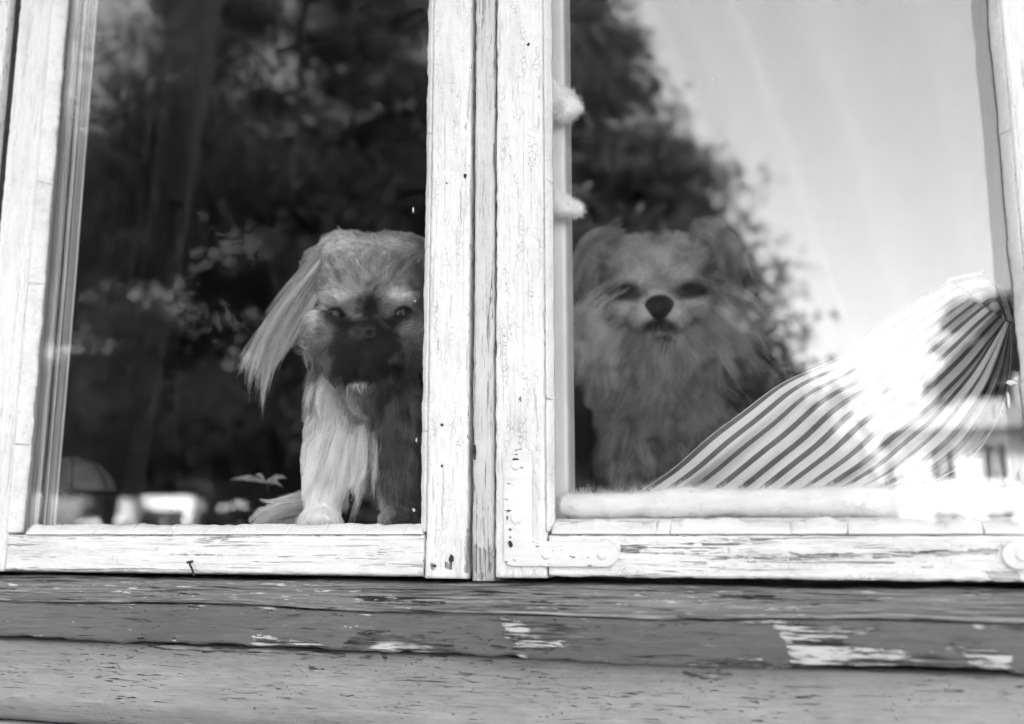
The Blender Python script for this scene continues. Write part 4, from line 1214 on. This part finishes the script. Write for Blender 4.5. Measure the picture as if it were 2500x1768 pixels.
link('tie_loop', tube_mesh([np.array(P(2312, 694, 0.0965)) - corg, np.array(P(2318, 682, 0.0950)) - corg, np.array(P(2360, 674, 0.0940)) - corg, np.array(P(2400, 667, 0.0950)) - corg], 0.0012, 6), MT['cotton'], cl)

# ================================================================== CURTAINS
def curtain(name, label, left_edge, right_edge, depth, mat, n_pleat, amp, dens, nu=60, nv=240, power=1.0):
    """edges: lists of (px,py) from top to bottom, the sheet hangs between them in pleats"""
    le, re = np.array(left_edge, float), np.array(right_edge, float)
    u = np.linspace(0, 1, nu)
    li = np.stack([np.interp(u, np.linspace(0, 1, len(le)), le[:, k]) for k in (0, 1)], -1)
    ri = np.stack([np.interp(u, np.linspace(0, 1, len(re)), re[:, k]) for k in (0, 1)], -1)
    v = np.linspace(0, 1, nv)
    q = li[:, None] * (1 - v)[None, :, None] + ri[:, None] * v[None, :, None]
    ph = v * n_pleat * 2 * math.pi
    ir = 0.6 * fbm(v * n_pleat * 1.3, v * 0, 7, 2) * 2
    pl = np.sin(ph + ir * 2.5)
    dp = depth + amp * pl[None, :] * np.ones((nu, 1)) + amp * 0.3 * fbm(np.repeat(u, nv) * 3, np.tile(v * n_pleat, nu), 5, 2).reshape(nu, nv)
    V = np.array([P(a, b, c) for a, b, c in zip(q[..., 0].ravel(), q[..., 1].ravel(), dp.ravel())])
    org = V[-1].copy()
    me = mesh_np(V - org, grid_quads(nu, nv), name)
    dd = dens(np.repeat(u, nv), np.tile(v, nu), np.tile(pl, nu))
    attr(me, 'dens', dd)
    o = link(name, me, mat, None)
    o.location = org
    return tag(o, label, 'curtain')
M_SHEER_L = m_sheer('sheer_left', 0.85, 0.88)
M_SHEER_R = m_sheer('sheer_right', 0.22, 0.85)
M_VEIL = m_sheer('veil', 0.03, 0.8)
curtain('pleated_curtain', 'narrow bunch of pale pleated curtain hanging along the left edge of the left pane', [(60, -160), (-10, 700), (-60, 1300)], [(252, -160), (190, 640), (134, 1310)], 0.036, M_SHEER_L, 9.0, 0.006,
        lambda u, v, p: np.clip(0.95 + 1.3 * fbm(v * 42, v * 0 + u * 0.6, 3, 3), 0.25, 1.2) * (1 - 0.2 * v) + 0.5 * np.exp(-((v - 0.985) / 0.012) ** 2))
curtain('sheer_veil', 'thin see-through veil curtain drawn aside in the left window', [(200, -160), (160, 640), (120, 1310)], [(580, -160), (470, 500), (330, 1310)], 0.115, M_VEIL, 5.0, 0.012,
        lambda u, v, p: 0.5 + 0.6 * p ** 2 + 1.6 * np.exp(-((v - 0.93) / 0.03) ** 2) * (1 - 0.6 * u) - 0.4 * np.clip((v - 0.95) / 0.05, 0, 1))
curtain('lace_curtain', 'sheer white lace curtain drawn to the right behind the right pane', [(1440, -160), (1500, 40), (1640, 320), (1780, 620), (1900, 860), (2030, 1060), (2180, 1260)], [(2640, -160), (2640, 40), (2650, 320), (2650, 620), (2650, 860), (2650, 1060), (2650, 1260)], 0.185, M_SHEER_R, 5.0, 0.018,
        lambda u, v, p: (0.8 + 0.4 * p) * np.clip(v / 0.10, 0.0, 1.0) ** 0.7)

# grey domed shade low in the corner behind the left pane
sh = thing('dome_shade', 'small grey domed fabric shade low in the corner of the left window', 'lamp shade', tuple(P(165, 1205, 0.42)))
th = np.linspace(0, 2 * math.pi, 49); rr = np.linspace(0, 1, 14)
T, A = np.meshgrid(rr, th, indexing='ij')
scal = 1 - 0.05 * np.abs(np.sin(A * 4)) * T
rad = 0.070 * np.sin(T * math.pi / 2 * 0.96) * scal
V = np.stack([rad * np.cos(A), rad * np.sin(A), 0.056 * np.cos(T * math.pi / 2 * 0.96)], -1).reshape(-1, 3)
o = link('canopy', mesh_np(V, grid_quads(14, 49), 'canopy'), MT['shade'], sh)
o.modifiers.new('thick', 'SOLIDIFY').thickness = 0.0012
for k in range(8):
    a = k * math.pi / 4
    link('rib', tube_mesh([(0.0705 * math.sin(t) * math.cos(a), 0.0705 * math.sin(t) * math.sin(a), 0.0565 * math.cos(t)) for t in np.linspace(0.05, 1.5, 8)], 0.0009, 5), MT['room'], sh)
zb = 1.3085 - P(165, 1205, 0.42)[2]
link('stem', tube_mesh([(0, 0, 0.05), (0, 0, zb + 0.004)], 0.004, 10), MT['dark_hole'], sh)
link('foot', tube_mesh([(0, 0, zb + 0.006), (0, 0, zb)], [0.02, 0.026], 20), MT['dark_hole'], sh)

# pale leaves of a sprig beside the left dog
sg0 = np.array(P(655, 1285, 0.30)); sg0[2] = 1.3085
sg = thing('leaf_sprig', 'small sprig of pale pointed leaves beside the left dog', 'plant', tuple(sg0))
link('stem', tube_mesh([(0, 0, 0), (0.003, 0.004, 0.025), tuple(np.array(P(648, 1178, 0.30)) - sg0)], [0.0014, 0.0012, 0.0009], 6), MT['dark_hole'], sg)
for (tx_, ty_, wd_) in ((562, 1172, 0.007), (700, 1168, 0.008), (690, 1190, 0.006), (625, 1160, 0.005)):
    a_ = np.array(P(648, 1178, 0.30)) - sg0; e_ = np.array(P(tx_, ty_, 0.295)) - sg0
    u = np.linspace(0, 1, 10); w_ = np.sin(u ** 0.8 * math.pi) * wd_ / 2 * (1 + 0.25 * np.sin(u * 17))
    c_ = a_[None] + (e_ - a_)[None] * u[:, None] + np.array([0, 0, 0.004])[None] * np.sin(u * math.pi)[:, None]
    Vl = np.stack([c_ - w_[:, None] * np.array([0, 0.3, 1.0]), c_ - np.array([0, 0.0008, 0]), c_ + w_[:, None] * np.array([0, 0.3, 1.0])], 1).reshape(-1, 3)
    lf_ = link('leaf', mesh_np(Vl, grid_quads(10, 3), 'leaf'), MT['shade_pale'], sg); lf_.modifiers.new('t', 'SOLIDIFY').thickness = 0.0005

# ================================================================== ACROSS THE YARD (seen mirrored in the panes)
def leaf_mesh(cen, size, rng, stretch=1.6):
    n = len(cen)
    a = norm(rng.normal(0, 1, (n, 3))); b = norm(np.cross(a, rng.normal(0, 1, (n, 3))))
    s = size * rng.uniform(0.6, 1.4, n)[:, None]
    V = np.stack([cen - a * s * stretch, cen - b * s, cen + a * s * stretch, cen + b * s], 1).reshape(-1, 3)
    return mesh_np(V, np.arange(4 * n, dtype=np.int32).reshape(-1, 4), 'crown')

def tree(label, base, height, prof, kind, mat, seed, n_clump, per, leaf, bottom=0.05, cl=0.35, group='trees across the yard', name='tree', trunk=0.16):
    """prof(h) radius of the crown at height fraction h; leaves grow in clumps with gaps between them"""
    rng = np.random.default_rng(seed)
    t = thing(name, label, 'tree', (base[0], base[1], 0), 0, group)
    h = bottom + (1 - bottom) * rng.random(n_clump * 3) ** (1.0 if kind != 'spruce' else 1.15)
    Rr = prof(h)
    keep = rng.random(len(h)) < (Rr / Rr.max()) ** 1.4 + 0.05
    h, Rr = h[keep][:n_clump], Rr[keep][:n_clump]
    a = rng.random(len(h)) * 2 * math.pi
    f = np.clip(1 - np.abs(rng.normal(0, 0.33, len(h))), 0.05, 1.08)
    f *= 1 + 0.16 * fbm(a * 1.4, h * 9, seed, 3)
    c = np.stack([Rr * f * np.cos(a), Rr * f * np.sin(a), h * height], -1)
    if kind == 'spruce': c[:, 2] -= 0.22 * Rr * f
    k = len(c)
    sz = cl * (0.55 + rng.random(k)) * (0.35 + 0.65 * Rr / Rr.max())
    offs = np.clip(rng.normal(0, 1, (k, per, 3)), -1.7, 1.7) * sz[:, None, None]
    if kind == 'spruce':
        rad = np.stack([np.cos(a), np.sin(a), np.full(k, -0.35)], -1)
        offs = offs * np.array([0.55, 0.55, 0.35]) + rad[:, None] * (np.clip(rng.normal(0, 1.1, (k, per, 1)), -1.8, 1.8) * sz[:, None, None])
    else:
        offs[..., 2] *= 0.42
    cen = (c[:, None] + offs).reshape(-1, 3)
    cen[:, 2] = np.maximum(cen[:, 2], 0.05)
    link('crown', leaf_mesh(cen, leaf, rng, 2.2 if kind == 'spruce' else 1.4), mat, t, False)
    hs = np.linspace(0, 0.94, 10)
    tr = tube_mesh(np.stack([0.08 * np.sin(hs * 5 + seed), 0.08 * np.cos(hs * 4 + seed), hs * height], -1), trunk * (1 - hs) + 0.02, 10, 'trunk')
    tk = link('trunk', tr, MT['bark'], t)
    for i in range(14):
        j = rng.integers(0, k)
        e = c[j] * np.array([0.85, 0.85, 1.0]); z0 = max(0.15 * height, e[2] - 0.25 * math.hypot(e[0], e[1]))
        if kind == 'spruce': z0 = min(e[2] + 0.15 * Rr[j], 0.92 * height)
        link('limb', tube_mesh([(0, 0, z0), (e[0] * 0.5, e[1] * 0.5, (z0 + e[2]) / 2 + 0.08), tuple(e)], [0.05, 0.035, 0.012], 6), MT['bark'], tk)
    return t

cone = lambda r, p=0.9: (lambda h: r * np.clip(1 - h, 0, 1) ** p + 0.03)
dome = lambda r, w=0.45: (lambda h: r * np.sqrt(np.clip(1 - ((h - w) / (1 - w + 0.02)) ** 2, 0.02, 1)) * np.where(h < w, 0.75 + 0.25 * h / w, 1))
b = M(705, 1200, 14);   tree('tall broad dark tree filling most of the left pane reflection', b, 16.0, (lambda h: np.interp(h * 16, [0, 2.6, 5, 8.6, 11, 13, 16], [2.2, 3.2, 3.9, 3.3, 2.15, 1.7, 0.4])), 'leafy', MT['leafy'], 21, 210, 850, 0.034, 0.17, 0.62)
_ax = P(1345, 600, 17)[0]
_ed = [P(1330, -120, 17), P(1440, 0, 17), P(1530, 150, 17), P(1640, 300, 17), P(1710, 500, 17), P(1830, 700, 17), P(1980, 900, 17), P(2000, 1150, 17), P(1900, 1290, 17)]
spruce_prof = lambda h: np.interp(h * 14.8, [p[2] for p in _ed[::-1]], [max(0.1, p[0] - _ax + 0.30) for p in _ed[::-1]])
b = M(1345, 1200, 17);  tree('tall pointed spruce mirrored along the left side of the right pane', b, 14.8, spruce_prof, 'spruce', MT['spruce'], 22, 950, 250, 0.040, 0.05, 0.55)
b = M(1010, 1200, 20);  tree('slim dark spruce mirrored just left of the centre post', b, 12.5, cone(3.6, 0.7), 'spruce', MT['spruce'], 23, 220, 380, 0.038, 0.18, 0.5)
b = M(275, 1200, 17);   tree('lower leafy tree mirrored at the left of the left pane', b, 10.0, dome(2.6, 0.4), 'leafy', MT['leafy2'], 24, 70, 350, 0.05, 0.22, 0.5)
b = M(110, 1200, 24);    tree('round distant tree mirrored behind the pleated curtain', b, 6.6, dome(2.2, 0.6), 'leafy', MT['leafy2'], 25, 90, 260, 0.07, 0.45, 0.5)
b = M(2500, 1200, 46);  tree('dark leafy tree mirrored beside the white house at the right edge', b, 11.6, dome(3.0, 0.6), 'leafy', MT['leafy'], 26, 120, 300, 0.08, 0.35, 0.6)
b = M(1740, 1200, 19);  tree('short spreading spruce mirrored low between the right dog and the striped cloth', b, 4.6, cone(1.5, 0.7), 'spruce', MT['spruce'], 27, 420, 60, 0.08, 0.04, 0.36)
for i, (px_, d_, h_, r_, lab) in enumerate([(420, 38, 6.6, 3.4, 'low round bush mirrored under the left tree'), (760, 36, 6.4, 3.4, 'low round bush mirrored behind the left dog'), (1130, 38, 6.6, 3.4, 'low round bush hidden behind the centre post'),
                                            (1560, 34, 5.6, 3.0, 'low round bush mirrored behind the right dog')]):
    b = M(px_, 1200, d_); tree(lab, b, h_, dome(r_, 0.35), 'leafy', MT['leafy'], 40 + i, 300, 55, 0.09, 0.04, 0.4, 'bushes across the yard', 'bush', 0.08)

# white house with hipped roof
def house(label, base, w, dpt, h, hr, wallmat, roofmat, wins, rz=0.0, name='white_house', cat='house'):
    t = thing(name, label, cat, (base[0], base[1], 0), rz)
    box('wall', (0, -dpt, 0), (w, 0, h), wallmat, t)
    bm = bmesh.new(); ov = 0.35
    vs = [bm.verts.new(p) for p in ((-ov, -dpt - ov, h - 0.06), (w + ov, -dpt - ov, h - 0.06), (w + ov, ov, h - 0.06), (-ov, ov, h - 0.06), (w * 0.32, -dpt / 2, h + hr), (w * 0.68, -dpt / 2, h + hr))]
    for f in ((0, 1, 5, 4), (1, 2, 5), (2, 3, 4, 5), (3, 0, 4), (3, 2, 1, 0)): bm.faces.new([vs[i] for i in f])
    bmesh.ops.recalc_face_normals(bm, faces=bm.faces[:])
    me = bpy.data.meshes.new('roof'); bm.to_mesh(me); bm.free()
    rf = link('roof', me, roofmat, t, False)
    box('gutter', (-ov, ov, h - 0.16), (w + ov, ov + 0.12, h - 0.04), MT['roof'], rf)
    box('chimney', (w * 0.5, -dpt * 0.45, h + hr * 0.6), (w * 0.5 + 0.5, -dpt * 0.45 + 0.5, h + hr + 0.7), MT['housegrey'], rf)
    for (x, z, ww, hh) in wins:
        wn = box('window', (x, -0.04, z), (x + ww, 0.02, z + hh), MT['pane'], t)
        box('window_frame', (x - 0.09, 0.0, z - 0.1), (x, 0.06, z + hh + 0.1), MT['housewhite'], wn)
        box('window_frame', (x + ww, 0.0, z - 0.1), (x + ww + 0.09, 0.06, z + hh + 0.1), MT['housewhite'], wn)
        box('window_frame', (x + ww / 2 - 0.03, 0.0, z), (x + ww / 2 + 0.03, 0.05, z + hh), MT['housewhite'], wn)
        box('window_sill', (x - 0.14, 0.0, z - 0.18), (x + ww + 0.14, 0.10, z - 0.101), MT['housewhite'], wn)
    return t
hb = M(2195, 1200, 34)
house('white two-storey house with dark windows mirrored at the bottom right of the right pane', hb, 8.2, 6.5, 4.75, 1.3, MT['housewhite'], MT['roof_pale'],
      [(1.00, 3.05, 0.75, 1.15), (2.55, 3.05, 0.75, 1.15), (4.6, 3.05, 0.75, 1.15), (6.4, 3.05, 0.75, 1.15), (1.0, 0.9, 0.75, 1.2), (2.55, 0.9, 0.75, 1.2), (4.6, 0.9, 0.75, 1.2)])
hb = M(552, 1200, 31)
house('small white garden shed mirrored at the bottom of the left pane', (hb[0], hb[1], 0), 2.3, 1.8, 2.3, 0.4, MT['housewhite'], MT['housewhite'], [], R(-28), 'garden_shed', 'shed')
hb = M(200, 1200, 30)
house('low white shed mirrored at the bottom left corner of the left pane', (hb[0], hb[1], 0), 2.6, 1.6, 1.75, 0.22, MT['housewhite'], MT['housewhite'], [], R(-34), 'garden_shed', 'shed')

# white van, front view
vb = M(392, 1240, 27)
van = thing('parked_van', 'white high-roofed van mirrored at the bottom of the left pane', 'van', (vb[0], vb[1], 0), R(-27))
def loft(name, secs, mat, parent):
    bm = bmesh.new()
    rings = [[bm.verts.new(p) for p in s] for s in secs]
    for a, c in zip(rings[:-1], rings[1:]):
        for k in range(len(a)): bm.faces.new((a[k], a[(k + 1) % len(a)], c[(k + 1) % len(a)], c[k]))
    bm.faces.new(rings[0]); bm.faces.new(rings[-1][::-1])
    bmesh.ops.recalc_face_normals(bm, faces=bm.faces[:])
    bmesh.ops.bevel(bm, geom=bm.edges[:], offset=0.05, segments=2, affect='EDGES')
    me = bpy.data.meshes.new(name); bm.to_mesh(me); bm.free()
    return link(name, me, mat, parent)
def vsec(y, w, z0, z1): return [(-w, y, z0), (w, y, z0), (w, y, z1 - 0.35), (w * 0.88, y, z1), (-w * 0.88, y, z1), (-w, y, z1 - 0.35)]
loft('body', [vsec(-4.6, 0.92, 0.35, 2.6), vsec(-1.3, 0.94, 0.35, 2.62), vsec(-0.75, 0.92, 0.35, 2.5), vsec(-0.1, 0.88, 0.35, 1.45), vsec(0.45, 0.8, 0.4, 1.1)], MT['van'], van)
o = rounded_plate('windscreen', [(-0.74, 0), (0.74, 0), (0.68, 0.82), (-0.68, 0.82)], 0.0, -0.02, MT['pane'], van, 0.004)
o.location = (0, -0.06, 1.46); o.rotation_euler = (R(33), 0, 0)
for sx in (-1, 1):
    box('headlight', (sx * 0.62 - 0.13, 0.36, 0.72), (sx * 0.62 + 0.13, 0.47, 0.92), MT['pane'], van, 0.03)
    box('mirror', (sx * 1.05 - 0.09, -0.35, 1.5), (sx * 1.05 + 0.09, -0.22, 1.8), MT['tyre'], van, 0.03)
    for yy in (-0.25, -3.7):
        th = np.linspace(0, 2 * math.pi, 24, endpoint=False)
        w_ = link('wheel', tube_mesh([(sx * 0.74, yy, 0.34), (sx * 0.95, yy, 0.34)], 0.34, 24), MT['tyre'], van)
        link('rim', tube_mesh([(sx * 0.95, yy, 0.34), (sx * 0.962, yy, 0.34)], 0.2, 16), MT['housegrey'], w_)
box('bumper', (-0.82, 0.38, 0.42), (0.82, 0.52, 0.62), MT['tyre'], van, 0.04)
